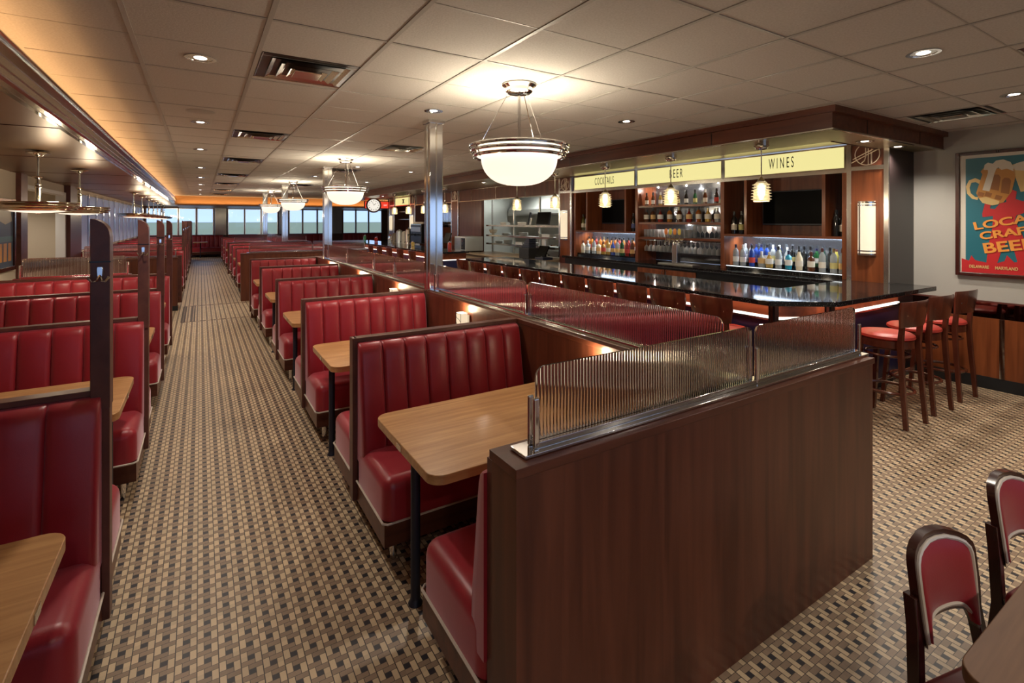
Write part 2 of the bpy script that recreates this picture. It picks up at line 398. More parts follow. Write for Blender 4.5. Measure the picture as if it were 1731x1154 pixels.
# polished wrinkled steel pillars between the far windows
for i, (a, b_) in enumerate(((.62, 1.17), (3.66, 4.12), (6.46, 7.02))):
    mb = MB(); n = 14
    for k in range(n):
        u = a+(b_-a)*k/n; u2 = a+(b_-a)*(k+1)/n
        mb.add([(u, YF-.03, 1.08), (u2, YF-.03, 1.08), (u2, YF-.03, 2.46), (u, YF-.03, 2.46), ((u+u2)/2, YF-.055, 1.08), ((u+u2)/2, YF-.055, 2.46)], [(0, 4, 5, 3), (4, 1, 2, 5)])
    S('trim_%d' % (12+i), mb, 'chrome_soft' if i < 2 else 'grey_wall')
# left wall: cream wall with pictures, pilaster, entrance, column, blind-covered windows
lopen = [(10.78, 13.5, 0, 2.36)]
lp = []
y = 14.75
while y < 29.2:
    lp.append((y, y+1.0, 1.10, 2.44)); y += 1.07
wall_panes('wall_left', 'y', LW-.12, LW, YB, YF, 0, 2.53, lopen+lp, 'cream_wall')
for a, b_, c, d in lp: window('y', LW-.06, a, b_, c, d, blinds=True)
S('trim_15', MB().box(LW, LW+.06, 10.38, 10.72, 0, 2.53), 'frame_wood')
S('trim_16', MB().box(LW-.12, LW+.03, 10.72, 10.80, 0, 2.38).box(LW-.12, LW+.03, 13.46, 13.54, 0, 2.38).box(LW-.12, LW+.03, 10.8, 13.46, 2.32, 2.38), 'white_paint')
S('trim_17', MB().box(LW, LW+.10, 13.54, 14.66, 0, 2.53), 'maroon')
S('trim_18', MB().box(LW, LW+.05, 14.66, 29.9, 0, 1.08), 'frame_wood')
wall_panes('wall_vestibule', 'y', -4.1, -3.98, 10.2, 14.2, 0, 2.53, [], 'cream_wall')
S('wall_vestibule_north', MB().box(-4.0, LW-.12, 14.0, 14.1, 0, 2.53), 'cream_wall'); S('wall_vestibule_south', MB().box(-4.0, LW-.12, 10.2, 10.3, 0, 2.53), 'cream_wall')
S('ceiling_vestibule', MB().box(-4.1, LW-.1, 10.2, 14.2, 2.53, 2.6), 'white_paint')
S('baseboard_left', MB().box(LW, LW+.015, YB, 10.38, 0, .12), 'rubber')
# back wall behind the camera with its windows
bw = [(-1.9, -.5, .95, 2.40), (-.4, 1.0, .95, 2.40), (1.6, 3.0, .95, 2.40), (3.1, 4.5, .95, 2.40), (4.6, 6.0, .95, 2.40)]
wall_panes('wall_back', 'x', YB-.12, YB, LW-.12, RW+.12, 0, CE+.05, bw, 'grey_wall')
for a, b_, c, d in bw: window('x', YB-.06, a, b_, c, d)
# right wall near the camera: grey plaster, mirror band, wood wainscot, chrome strips, black base
S('wall_right', MB().box(RW, RW+.12, YB, 2.6, 0, CE+.05), 'grey_wall')
S('trim_19', MB().box(RW-.03, RW, YB, 2.5, .13, .76), 'cherry_v')
S('trim_20', MB().box(RW-.025, RW, YB, 2.5, .76, .925), 'mirror')
S('trim_21', MB().box(RW-.035, RW, YB, 2.5, .925, .94), 'maroon')
ch = MB()
for y in (1.72, .3, -1.1, -2.5): ch.box(RW-.04, RW-.029, y-.02, y+.02, .13, .76)
S('trim_22', ch, 'chrome')
S('baseboard_right', MB().box(RW-.035, RW, YB, 2.5, 0, .13), 'rubber')
# far part of the right side: return wall and end wall
S('wall_return', MB().box(6.6, 10.4, 20.2, 20.3, 0, CE+.05), 'grey_wall')
S('wall_right_far', MB().box(10.28, 10.4, 20.3, YF, 0, CE+.05), 'grey_wall')

# ================================================================ BAR SOFFIT (dropped wood canopy)
cf = MB()
def ell(mb, o, z0, z1):   # L shaped fascia: outer offset o
    mb.box(4.70-o, 4.72, 2.22-o, 20.2, z0, z1); mb.box(4.72, RW, 2.22-o, 2.24, z0, z1)
ell(cf, 0, 2.615, 2.76); S('trim_23', cf, 'mahogany_y')
cf = MB(); ell(cf, .045, 2.755, CE); S('trim_24', cf, 'mahogany_y')
cf = MB(); ell(cf, .012, 2.605, 2.617); S('trim_25', cf, 'nickel')
sm = MB()
y = 2.22+1.22
while y < 20: sm.box(4.697, 4.701, y-.004, y+.004, 2.615, 2.76); y += 2.44
for x in (5.35, 6.55): sm.box(x-.004, x+.004, 2.217, 2.221, 2.615, 2.76)
S('trim_26', sm, 'black')
S('ceiling_bar_beam', MB().box(4.72, 5.5, 2.24, 20.2, 2.62, CE).box(5.5, RW, 2.24, 2.62, 2.62, CE), 'brass_panel')
S('ceiling_bar_recess', MB().box(5.5, RW, 2.62, 20.2, 2.72, CE), 'brass_panel')
S('trim_27', MB().box(5.5, 5.515, 2.62, 20.2, 2.62, 2.72).box(5.515, RW, 2.605, 2.62, 2.615, 2.72), 'maroon')

# ================================================================ BOOTHS
def channel_back(s, x0, x1, n, y0=.026, zs=1.0, ds=1.0):
    prof = [(.38, .13), (.45, .155), (.6, .145), (.8, .112), (.95, .09), (1.02, .078), (1.05, .066), (1.068, .045), (1.074, .012)]
    us = [0, .02, .06, .16, .5, .84, .94, .98]
    prof = [(z*zs, d*ds) for z, d in prof]
    rows = []
    for z, d in prof:
        row = [(x0, s*y0, z)]
        for c in range(n):
            for u in us:
                bl = .018*(1-abs(2*u-1)**12)+.004*(1-abs(2*u-1)**2); X_ = x0+(x1-x0)*(c+u)/n
                dd = d-.024+bl
                if c == 0 and u == 0: dd = max(.0, d-.05)
                row.append((X_, s*(y0+max(.002, dd)), z))
        row.append((x1, s*(y0+max(.002, d-.05)), z)); row.append((x1, s*y0, z)); rows.append(row)
    mb = MB(); mb.ring(rows, closed_u=True, caps=True, smooth=True); return mb
def soft_box(x0, x1, y0, y1, z0, z1, r_, seg=4):
    bm = bmesh.new(); vs_ = [bm.verts.new(p) for p in ((x0, y0, z0), (x1, y0, z0), (x1, y1, z0), (x0, y1, z0), (x0, y0, z1), (x1, y0, z1), (x1, y1, z1), (x0, y1, z1))]
    for f in ((0, 3, 2, 1), (4, 5, 6, 7), (0, 1, 5, 4), (1, 2, 6, 5), (2, 3, 7, 6), (3, 0, 4, 7)): bm.faces.new([vs_[i] for i in f])
    bm.normal_update()
    ed = [e for e in bm.edges if max(v.co.z for v in e.verts) > z1-.001]
    bmesh.ops.bevel(bm, geom=ed, offset=r_, segments=seg, profile=.5, affect='EDGES')
    mb = MB(); bm.verts.index_update(); mb.add([tuple(v.co) for v in bm.verts], [tuple(v.index for v in f.verts) for f in bm.faces], True); bm.free(); return mb
def make_booth(x0, x1, aisle, sides, post, label, n, name='booth_bench', group=None, framed=True):
    """local x0..x1; aisle = end nearer the aisle (x0 or x1); sides: -1 faces the camera, +1 faces away"""
    t = thing(name, label, 'booth', group=group)
    a = aisle; q = 1 if a == x1 else -1
    if framed:
        fr = MB().box(x0, x1, -.026, .026, .135, 1.075).box(x0-.004, x1, -.034, .034, 1.075, 1.10)
        fr.box(min(a-q*.010, a+q*.018), max(a-q*.010, a+q*.018), -.036, .036, .135, 1.10)
    else: fr = MB().box(x0+.02, x1-.02, -.026, .026, .135, 1.02)
    fr.build('frame', 'frame_wood', t, bevel=.003)
    i0 = x0+.008; i1 = x1-.008
    b = MB(); ymin = -.558 if -1 in sides else -.05; ymax = .558 if 1 in sides else .05
    b.box(i0+.0, i1, ymin, ymax, .135, .255); b.build('base', 'mahogany_x', t)
    for s in sides:
        channel_back(s, x0+.008, x1-.008, n, zs=1 if framed else .90, ds=1 if framed else .72).build('backrest', 'red_vinyl', t)
        ya, yb = sorted((s*.027, s*.565))
        st = soft_box(x0+.006, x1-.006, ya, yb, .262, .475, .062, 5).build('seat', 'red_vinyl', t)
        xa, xb, yq = x0+.002, x1-.002, s*.57
        MB().tube([(xa, s*.05, .258), (xa, yq-s*.02, .258), (xa+.02, yq, .258), (xb-.02, yq, .258), (xb, yq-s*.02, .258), (xb, s*.05, .258)], .006, 6).build('piping', 'piping', st)
        for xx in (a-q*.09, (x0+x1)-(a-q*.09)):
            MB().lathe([(.016, 0), (.019, .004), (.019, .03), (.022, .14)], (xx, s*.45, 0), 12).build('leg', 'chrome', t)
    if post:
        px0, px1 = (a-q*.045, a+q*.02)
        px0, px1 = sorted((px0, px1))
        pr = [(px0, 1.02), (px1, 1.02), (px1, 1.735)]+[(px0+(px1-px0)*math.cos(math.radians(k)), 1.735+.075*math.sin(math.radians(k))) for k in range(15, 91, 15)]
        pb = MB().prism(pr, -.045, .045, 'y'); p = pb.build('coat_post', 'frame_wood', t, bevel=.003)
        MB().box(px0-.001, px1+.002, -.047, .047, 1.628, 1.634).build('post_band', 'black', p)
        hx = (px0+px1)/2; hk = MB()
        hk.ring([[(hx+cx*sc_, -.047-dz, z) for cx, dz in ((-.012, 0), (-.008, .006), (.008, .006), (.012, 0))] for z, sc_ in ((1.56, .5), (1.575, .9), (1.60, 1.1), (1.61, .9))], smooth=True)
        for d in (-1, 1): hk.tube([(hx, -.055, 1.575), (hx+d*.008, -.07, 1.555), (hx+d*.022, -.085, 1.553), (hx+d*.034, -.09, 1.572)], [.004, .004, .004, .006], 6)
        hk.build('coat_hook', 'chrome', p)
    return t
def make_table(x0, x1, w_, pole_x, label, mat='oak', name='booth_table', group=None, z=.775):
    t = thing(name, label, 'table', group=group)
    left = pole_x < (x0+x1)/2
    pl = rrect(x0, x1, -w_/2, w_/2, .07, 6, (0, 1, 1, 0) if left else (1, 0, 0, 1))
    MB().prism(pl, z-.042, z).build('tabletop', mat, t, bevel=.004)
    xe = x0 if left else x1; q = -1 if left else 1
    MB().box(min(xe, xe+q*.003), max(xe, xe+q*.003), -.03, .03, z-.036, z-.008).build('edge_plate', 'nickel', t, bevel=.001)
    MB().lathe([(.034, 0), (.034, .006), (.024, .02), (.0225, .03), (.0225, z-.05), (.05, z-.046), (.05, z-.042)], (pole_x, 0, 0), 18).build('leg', 'iron', t)
    xw = x1 if left else x0
    MB().box(min(xw, xw-(.03 if left else -.03)), max(xw, xw-(.03 if left else -.03)), -.2, .2, z-.09, z-.043).build('wall_bracket', 'iron', t)
    return t
def flip(o):  # names of ordinals
    return o
E0, E1 = .785, 1.925      # near right row, aisle end and wall end
W1 = 1.14
# --- right row along the aisle
rowA = [3.05, 4.79, 6.6, 8.5]
bA = make_booth(0, W1, 0, (-1, 1), False, 'x', 8, group='double booths of the right-hand row')
posn = ['double red booth whose back stands right behind the foremost oak table', 'double red booth second back from the foremost table of the right-hand row', 'double red booth third back in the right-hand row, behind a tiny table corner', 'double red booth fourth back in the right-hand row']
for i, y in enumerate(rowA):
    if i == 0: bA.location = (E0, y, 0); bA['label'] = posn[0]
    else: dup(bA, (E0, y, 0), 0, posn[i])
b1 = make_booth(0, W1, 0, (1,), False, 'single red booth bench backed against the front wooden partition, cut by the frame bottom', 8, framed=False); b1.location = (E0, 1.42, 0)
b2 = make_booth(0, W1, 0, (-1,), False, 'single red booth bench closing the right-hand row at the cross aisle', 8); b2.location = (E0, 10.35, 0)
tA = make_table(0, W1+.0, .77, .08, 'oak booth table nearest the front wooden partition, on a dark blue pole', group='oak tables of the right-hand row')
tA.location = (E0-.005, 2.235, 0)
for i, y in enumerate((4.0, 5.75, 7.55, 9.45)):
    dup(tA, (E0-.005, y, 0), 0, 'oak booth table %s along the right-hand row from the front partition' % ORD[i+1])
# --- second row behind the long wall (faces the bar aisle)
X2 = 2.085; W2 = .95
bB = make_booth(0, W2, W2, (-1, 1), False, 'double red booth between the long glass-topped wall and the bar aisle, nearest the front', 7, group='double booths behind the long glass-topped wall')
bB.location = (X2, 3.05, 0)
for i, y in enumerate(rowA[1:]): dup(bB, (X2, y, 0), 0, 'double red booth behind the long glass-topped wall, %s from the front' % ORD[i+1])
b3 = make_booth(0, W2, W2, (1,), False, 'single red bench behind the long glass-topped wall, backed on the front partition', 7, framed=False); b3.location = (X2, 1.42, 0)
b4 = make_booth(0, W2, W2, (-1,), False, 'single red bench ending the row behind the long glass-topped wall', 7); b4.location = (X2, 10.35, 0)
tB = make_table(0, W2, .77, W2-.08, 'oak booth table seen through the ribbed glass nearest the front corner', group='oak tables behind the long wall'); tB.location = (X2, 2.235, 0)
for i, y in enumerate((4.0, 5.75, 7.55, 9.45)): dup(tB, (X2, y, 0), 0, 'oak booth table behind the long wall, %s from the front partition' % ORD[i+1])
# --- left row with coat posts
XL = -.34; WLn = 2.0
rowL = [2.70, 4.54, 6.375]
lab = ['long red booth at the left edge carrying the nearest tall coat post', 'long red booth carrying the second coat post on the left', 'long red booth carrying the third coat post on the left']
bL = make_booth(-WLn, 0, 0, (-1, 1), True, lab[0], 12, group='long booths with coat posts near the left wall')
bL.location = (XL, rowL[0], 0)
for i, y in enumerate(rowL[1:]): dup(bL, (XL, y, 0), 0, lab[i+1])
b5 = make_booth(-WLn, 0, 0, (-1,), True, 'long single red booth with ribbed glass on top, before the left entrance', 12); b5.location = (XL, 8.12, 0)
b6 = make_booth(-WLn, 0, 0, (-1, 1), True, 'red booth seat cut off by the bottom left corner', 12); b6.location = (XL, .30, 0)
tL = make_table(-1.96, 0, .80, -.09, 'oak table filling the bottom left corner', group='oak tables of the left row'); tL.location = (XL-.03, 1.80, 0)
for k in [c for c in bpy.data.objects if c.parent == b6 and c.name.startswith('coat_post')]:
    for q in [c for c in bpy.data.objects if c.parent == k]: bpy.data.objects.remove(q)
    bpy.data.objects.remove(k)
for i, (y, l) in enumerate(((3.75, 'oak table between the nearest and second coat posts on the left'), (5.55, 'oak table between the second and third coat posts on the left'), (7.3, 'oak table before the ribbed glass panel on the left'))):
    dup(tL, (XL-.03, y, 0), 0, l)
# --- far zone beyond the cross aisle
def far_row(root, xo, ys, fmt, start=0):
    for i, y in enumerate(ys): dup(root, (xo, y, 0), 0, fmt % ORD[i+start])
far_row(bL, XL, [14.72, 16.80, 18.95, 21.05, 23.0, 25.0, 27.05], 'long red booth with coat post past the entrance, %s in the far left row')
far_row(tL, XL-.03, [13.6, 15.76, 17.9, 20.0, 22.0, 24.0, 26.0], 'oak table past the entrance, %s in the far left row')
b7 = make_booth(-WLn, 0, 0, (1,), False, 'single red bench behind the low wooden partition past the entrance', 12); b7.location = (XL, 12.30, 0)
far_row(bA, E0, [14.65, 16.6, 18.35], 'double red booth past the cross aisle, %s in the far right-hand row')
far_row(bA, E0, [21.6, 23.6, 25.6], 'double red booth near the far windows, %s in the right-hand row', 3)
far_row(tA, E0-.005, [13.75, 15.6, 17.5, 20.6, 22.6, 24.6], 'oak table past the cross aisle, %s in the far right-hand row')
far_row(bB, X2, [14.65, 16.6, 18.35], 'double red booth past the cross aisle, %s behind the far long wall')
far_row(bB, X2, [21.6, 23.6, 25.6], 'double red booth near the far windows, %s behind the far long wall', 3)
# banquettes under the far windows
for x, w_, l in ((-.55, 1.55, 'red channelled banquette under the far windows at the end of the aisle'), (1.25, 1.3, 'red channelled banquette right of the shiny pillar at the far windows'), (3.4, 2.6, 'long red banquette under the far windows behind the chrome columns'), (7.0, 2.2, 'red banquette under the far windows near the round clock')):
    q = make_booth(0, w_, 0, (-1,), False, l, 8, name='banquette'); q.location = (x, 29.7, 0); q['category'] = 'banquette'
tq = make_table(-.3, .3, .6, 0, 'small oak table before the banquette at the end of the aisle', name='pedestal_table'); tq.location = (.0, 28.7, 0)

# ================================================================ PARTITIONS
def partition(name, label, x0, x1, y0, y1, z=1.07, capm='mahogany_x'):
    t = thing(name, label, 'partition')
    MB().box(x0, x1, y0, y1, 0, z-.03).build('panel', 'mahogany_v', t)
    MB().box(x0-.006, x1+.006, y0-.008, y1+.008, z-.03, z).build('cap', capm, t, bevel=.002)
    return t
def ribbed(u0, u1, z0, z1, axis, c, pitch=.0135, amp=.0032, th=.006, ends=(1, 1)):
    """ribbed sheet: smooth back, ribs on the front; rounded top corners cut in steps"""
    n = int((u1-u0)/pitch); rows = []
    cols = []
    for i in range(n):
        for f, a in ((0, 0), (.25, .75), (.5, 1), (.75, .75)):
            cols.append((u0+(i+f)*pitch, a*amp))
    cols.append((u0+n*pitch, 0))
    R = .035
    def top(u):
        d = min(u-u0 if ends[0] else 9, (cols[-1][0]-u) if ends[1] else 9)
        return z1 if d >= R else z1-R+math.sqrt(max(0, R*R-(R-d)**2))
    def P(u, o, z): return (u, c-o, z) if axis == 'x' else (c-o, u, z)
    m = len(cols); vs_ = []; fs = []
    for u, a in cols: vs_ += [P(u, a+th/2, z0), P(u, a+th/2, top(u)), P(u, -th/2, top(u)), P(u, -th/2, z0)]
    for i in range(m-1):
        a = i*4; b_ = a+4
        for k in range(4): fs.append((a+k, b_+k, b_+(k+1) % 4, a+(k+1) % 4))
    fs += [(0, 1, 2, 3), tuple((m-1)*4+k for k in (3, 2, 1, 0))]
    mb = MB(); mb.add(vs_, fs, True); return mb
def glass_screen(label, axis, c, u0, u1, z0, splits, h=.262, clips=True, clip_len=.17, group='ribbed glass screens'):
    t = thing('glass_screen', label, 'glass screen', group=None)
    def bx(mb, a, b_, p, q, t0, t1):
        if axis == 'x': mb.box(a, b_, c+t0, c+t1, p, q)
        else: mb.box(c+t0, c+t1, a, b_, p, q)
    ch = MB(); bx(ch, u0-.06, u1+.04, z0, z0+.010, -.045, .045); bx(ch, u0, u1, z0+.010, z0+.028, -.020, .020); ch.build('base_rail', 'chrome', t, bevel=.002)
    edges = [u0]+list(splits)+[u1]
    for a, b_ in zip(edges[:-1], edges[1:]):
        ribbed(a+.008, b_-.008, z0+.028, z0+h, axis, c).build('glass_panel', 'ribbed_glass', t)
    for e in edges:
        k = MB(); bx(k, e-.011, e+.011, z0+.010, z0+clip_len, -.022, -.009); bx(k, e-.011, e+.011, z0+.010, z0+clip_len, .010, .022); k.build('clip', 'chrome', t, bevel=.006, seg=3)
    return t
partition('partition_wall', 'tall mahogany partition wall in the foreground', .79, 3.05, 1.24, 1.385)
glass_screen('ribbed glass screen on chrome rail crowning the foreground partition', 'x', 1.312, .90, 3.035, 1.072, [2.088])
partition('partition_wall', 'long mahogany wall running down the middle between the two near booth rows', 1.935, 2.075, 1.395, 10.50, 1.10, 'mahogany_y')
glass_screen('ribbed glass screen along the middle wall from the foreground to the nearest chrome column', 'y', 2.005, 1.40, 4.62, 1.102, [3.007])
glass_screen('ribbed glass screen along the middle wall beyond the nearest chrome column', 'y', 2.005, 4.80, 9.60, 1.102, [5.9, 6.75, 8.2])
partition('partition_wall', 'low mahogany wall closing the near booth rows at the cross aisle', .80, 3.03, 10.42, 10.54, 1.09)
partition('partition_wall', 'mahogany partition beyond the cross aisle carrying a wide glass screen', .77, 3.60, 12.72, 12.86)
glass_screen('ribbed glass screen on the partition beyond the cross aisle', 'x', 12.79, .95, 3.55, 1.072, [2.3], h=.25)
partition('partition_wall', 'long mahogany wall between the far booth rows', 1.935, 2.075, 12.9, 26.2, 1.10, 'mahogany_y')
glass_screen('ribbed glass screen along the far middle wall', 'y', 2.005, 15.3, 19.4, 1.102, [17.0, 18.2])
partition('partition_wall', 'mahogany partition in the far right-hand row before the far windows', .79, 3.4, 19.55, 19.68)
glass_screen('ribbed glass screen on the partition before the far windows', 'x', 19.61, 1.0, 3.3, 1.072, [2.2], h=.25)
pt = partition('partition_wall', 'low mahogany partition facing the entrance on the left', -1.88, -.39, 12.06, 12.2)
MB().box(-1.88, -.385, 12.055, 12.205, 0, .10).build('plinth', 'rubber', pt)
glass_screen('ribbed glass screen on the low partition facing the entrance', 'x', 12.13, -1.85, -.42, 1.072, [], h=.26)
glass_screen('ribbed glass screen above the long booth before the left entrance', 'x', 8.15, -1.82, -.80, 1.102, [], h=.25)

# ================================================================ CHROME COLUMNS
for i, (y, z0) in enumerate(((4.71, 1.10), (9.70, 1.10), (15.2, 1.10), (20.2, 1.10))):
    t = thing('chrome_column', 'square chrome-clad column, %s away from the camera' % ('nearest', 'second', 'third', 'furthest')[i], 'column', (2.005, y, 0))
    MB().box(-.072, .072, -.072, .072, z0, CE).build('shaft', 'chrome', t, bevel=.006)
    st = MB()
    for sx, sy in ((-1, 0), (1, 0), (0, -1), (0, 1)):
        st.box(-.006+sx*.074, .006+sx*.074, -.006+sy*.074, .006+sy*.074, z0, CE)
    st.build('seam_strip', 'nickel', t)
    MB().box(-.085, .085, -.085, .085, CE-.03, CE-.001).build('collar', 'chrome_soft', t)

# ================================================================ BOWL LAMPS
def make_bowl():
    t = thing('bowl_pendant', 'x', 'pendant lamp', group='large glass bowl pendants in a line')
    z = CE
    MB().lathe([(0, z-.001), (.125, z-.001), (.128, z-.012), (.10, z-.03), (.10, z-.055), (.085, z-.068), (0, z-.07)], (0, 0, 0), 32, caps=False).build('canopy', 'chrome', t)
    MB().cyl((0, 0, z-.07), (0, 0, 2.30), .012, n=12).build('stem', 'chrome', t)
    for k in range(3):
        a = math.radians(30+120*k); MB().cyl((.08*math.cos(a), .08*math.sin(a), z-.06), (.30*math.cos(a), .30*math.sin(a), 2.345), .0028, n=6).build('cable', 'chrome', t)
    prof = [(.318, 2.342), (.312, 2.275), (.282, 2.268)]+[(.282*math.cos(math.radians(a))**.75, 2.262-.20*math.sin(math.radians(a))) for a in range(6, 90, 7)]+[(0.002, 2.062)]
    MB().lathe(prof, (0, 0, 0), 48, caps=False).build('bowl', 'bowl_glass', t)
    for k, (rr, zz) in enumerate(((.362, 2.348), (.352, 2.312), (.334, 2.276))):
        n = 56; MB().tube([(rr*math.cos(2*PI*i/n), rr*math.sin(2*PI*i/n), zz) for i in range(n)], .0125, 8, closed=True).build('ring', 'chrome', t)
    for k in range(3):
        a = math.radians(-62+120*k); MB().bar((.352*math.cos(a), .352*math.sin(a), 2.355), (.315*math.cos(a), .315*math.sin(a), 2.265), .016, .012, up=(math.cos(a), math.sin(a), 0)).build('clasp', 'chrome', t)
    d = bpy.data.lights.new('bowl_bulb', 'POINT'); d.energy = BOWL; d.color = (1, .86, .64); d.shadow_soft_size = .06
    o = bpy.data.objects.new('bowl_bulb', d); COL.objects.link(o); o.parent = t; o.location = (0, 0.08, 2.36)
    return t
bo = make_bowl(); bo.location = (2.0, 3.10, 0); bo['label'] = 'large glass bowl pendant nearest the camera'
for i, y in enumerate((8.3, 13.7, 18.4)): dup(bo, (2.0, y, 0), 0, 'large glass bowl pendant, %s in the line from the camera' % ORD[i+1])

# ================================================================ LEFT DISC LAMPS
def make_disc():
    t = thing('disc_pendant', 'x', 'pendant lamp', group='nickel disc pendants over the left tables')
    MB().lathe([(0, 2.529), (.012, 2.529), (.095, 2.512), (.10, 2.505), (.05, 2.492), (.035, 2.475), (.014, 2.462), (0, 2.46)], (0, 0, 0), 24, caps=False).build('canopy', 'nickel', t)
    MB().lathe([(.011, 2.47), (.011, 2.27), (.045, 2.262), (.042, 2.25), (.018, 2.235), (.022, 2.19), (.028, 2.185), (.028, 2.175), (.022, 2.17), (.028, 2.155), (.028, 2.145), (.024, 2.14), (.024, 1.99)], (0, 0, 0), 16).build('stem', 'nickel', t)
    for rr, zz in ((.325, 1.985), (.325, 1.955), (.305, 1.925)):
        n = 48; MB().tube([(rr*math.cos(2*PI*i/n), rr*math.sin(2*PI*i/n), zz) for i in range(n)], .011, 8, closed=True).build('ring', 'nickel', t)
    MB().lathe([(0, 1.985), (.30, 1.98), (.318, 1.96), (.30, 1.925), (.245, 1.905), (.245, 1.93), (0, 1.955)], (0, 0, 0), 40, caps=False).build('shade', 'nickel', t)
    MB().lathe([(.245, 1.915), (.20, 1.898), (.1, 1.886), (.001, 1.882)], (0, 0, 0), 32, caps=False).build('diffuser', 'bowl_glass', t)
    MB().lathe([(.001, 1.87), (.015, 1.872), (.02, 1.88), (.012, 1.886)], (0, 0, 0), 12, caps=False).build('finial', 'nickel', t)
    d = bpy.data.lights.new('disc_bulb', 'SPOT'); d.energy = 48; d.color = (1, .86, .66); d.shadow_soft_size = .12; d.spot_size = math.radians(150); d.spot_blend = .8
    o = bpy.data.objects.new('disc_bulb', d); COL.objects.link(o); o.parent = t; o.location = (0, 0, 1.85)
    d = bpy.data.lights.new('disc_uplight', 'POINT'); d.energy = 5; d.color = (1, .84, .6); d.shadow_soft_size = .05
    o = bpy.data.objects.new('disc_uplight', d); COL.objects.link(o); o.parent = t; o.location = (.12, 0, 2.08)
    return t
di = make_disc(); di.location = (-1.43, 7.0, 0); di['label'] = 'nickel disc pendant nearest the camera on the left'
for i, y in enumerate((9.1, 15.76, 17.95, 20.1, 22.0, 24.0, 26.0, 28.0)): dup(di, (-1.43, y, 0), 0, 'nickel disc pendant, %s in the left line from the camera' % ORD[i+1])

# ================================================================ CEILING FITTINGS
def make_down():
    t = thing('downlight', 'x', 'ceiling light', group='recessed downlights in the tiled ceiling')
    MB().lathe([(.082, .0), (.085, -.006), (.066, -.006), (.055, .03)], (0, 0, 0), 28, caps=False).build('trim_ring', 'chrome', t)
    MB().lathe([(.0005, -.001), (.064, -.003)], (0, 0, 0), 20, caps=False).build('reflector', 'chrome_soft', t)
    MB().lathe([(.0005, -.006), (.03, -.005), (.036, -.002)], (0, 0, 0), 20, caps=False).build('lens', 'downlight_lens', t)
    d = bpy.data.lights.new('downlight_beam', 'SPOT'); d.energy = DL; d.color = (1, .89, .76); d.spot_size = math.radians(146); d.spot_blend = .7; d.shadow_soft_size = .05
    o = bpy.data.objects.new('downlight_beam', d); COL.objects.link(o); o.parent = t; o.location = (0, 0, -.02)
    return t
dn = make_down(); k = 0
rows_d = {'over the aisle': [(0, 3.64), (0, 6.0), (0, 8.27), (0, 11.1), (0, 13.6), (0, 16.2), (0, 19.0), (0, 22.0)],
          'left of the bowl pendants': [(1.81, 4.25), (2.49, 9.42), (2.2, 11.9), (2.4, 16.4), (2.4, 21.8)],
          'between the bowl pendants and the bar': [(3.66, 3.67), (3.67, 6.7), (3.67, 9.8), (3.67, 13), (3.67, 16.5)],
          'over the open floor on the right': [(3.68, 1.23), (5.5, 1.25), (1.83, -1.2), (3.67, -1.2), (5.5, -1.2)],
          'over the left tables': [(-.1, -1.2)]}
for nm_, ps in rows_d.items():
    for i, (x, y) in enumerate(ps):
        l = 'round recessed downlight %s, %s from the front' % (nm_, ORD[i])
        if k == 0: dn.location = (x, y, CE); dn['label'] = l
        else: dup(dn, (x, y, CE), 0, l)
        k += 1
for y, l in ((11.3, 'recessed downlight of the entrance vestibule nearer the camera'), (12.9, 'recessed downlight of the entrance vestibule further away')): dup(dn, (-3.15, y, 2.529), 0, l, 'vestibule downlights')
for x, y, l in ((5.78, 2.42, 'round downlight in the canopy corner above the pillar emblem'), (6.5, 2.40, 'round downlight in the canopy return beside the right wall')): dup(dn, (x, y, 2.619), 0, l, 'canopy downlights')
for y, l in ((9.3, 'canopy downlight near the kitchen opening'), (16.2, 'canopy downlight further down near the coffee station')): dup(dn, (5.1, y, 2.619), 0, l, 'canopy downlights')
def make_vent():
    t = thing('air_vent', 'x', 'ceiling vent', group='chrome louvred ceiling vents')
    m_ = MB()
    for i, (h, z) in enumerate(((.295, -.004), (.235, -.012), (.175, -.02), (.115, -.026))):
        i_ = h-.035
        R = [[(sx*h, sy*h, z) for sx, sy in ((-1, -1), (1, -1), (1, 1), (-1, 1))], [(sx*i_, sy*i_, z+.014) for sx, sy in ((-1, -1), (1, -1), (1, 1), (-1, 1))]]
        m_.ring(R, caps=False, smooth=False)
    m_.build('louvre', 'nickel', t)
    MB().box(-.085, .085, -.085, .085, -.030, -.022).build('centre_plate', 'nickel', t, bevel=.01, seg=3)
    MB().box(-.298, .298, -.298, .298, -.001, -.0005).build('backing', 'black', t)
    return t
vt = make_vent(); k = 0
for x, y, l in [(.61, 3.60, 'square chrome ceiling vent nearest the camera')]+[(.61, y, 'square chrome ceiling vent, %s in the line above the aisle' % ORD[i+1]) for i, y in enumerate((6.58, 9.4, 12.5, 15.5, 18.6, 21.6))]+[
        (2.39, 6.7, 'square chrome ceiling vent just left of the nearest chrome column'), (2.39, 10.2, 'square chrome ceiling vent behind the second bowl pendant'), (2.39, 15.0, 'square chrome ceiling vent behind the third bowl pendant'),
        (6.07, 1.79, 'square chrome ceiling vent beside the canopy corner at right'), (4.38, .62, 'square chrome ceiling vent cut by the top right corner')]:
    if k == 0: vt.location = (x, y, CE); vt['label'] = l
    else: dup(vt, (x, y, CE), 0, l)
    k += 1
spk = MB().lathe([(.0005, -.006), (.10, -.006), (.115, -.003), (.118, 0)], (0, 0, 0), 32, caps=False).build('ceiling_speaker', 'grid_metal'); spk.location = (0, 5.42, CE); tag(spk, 'flat round grey ceiling speaker between two downlights above the aisle', 'speaker', 'ceiling speakers')
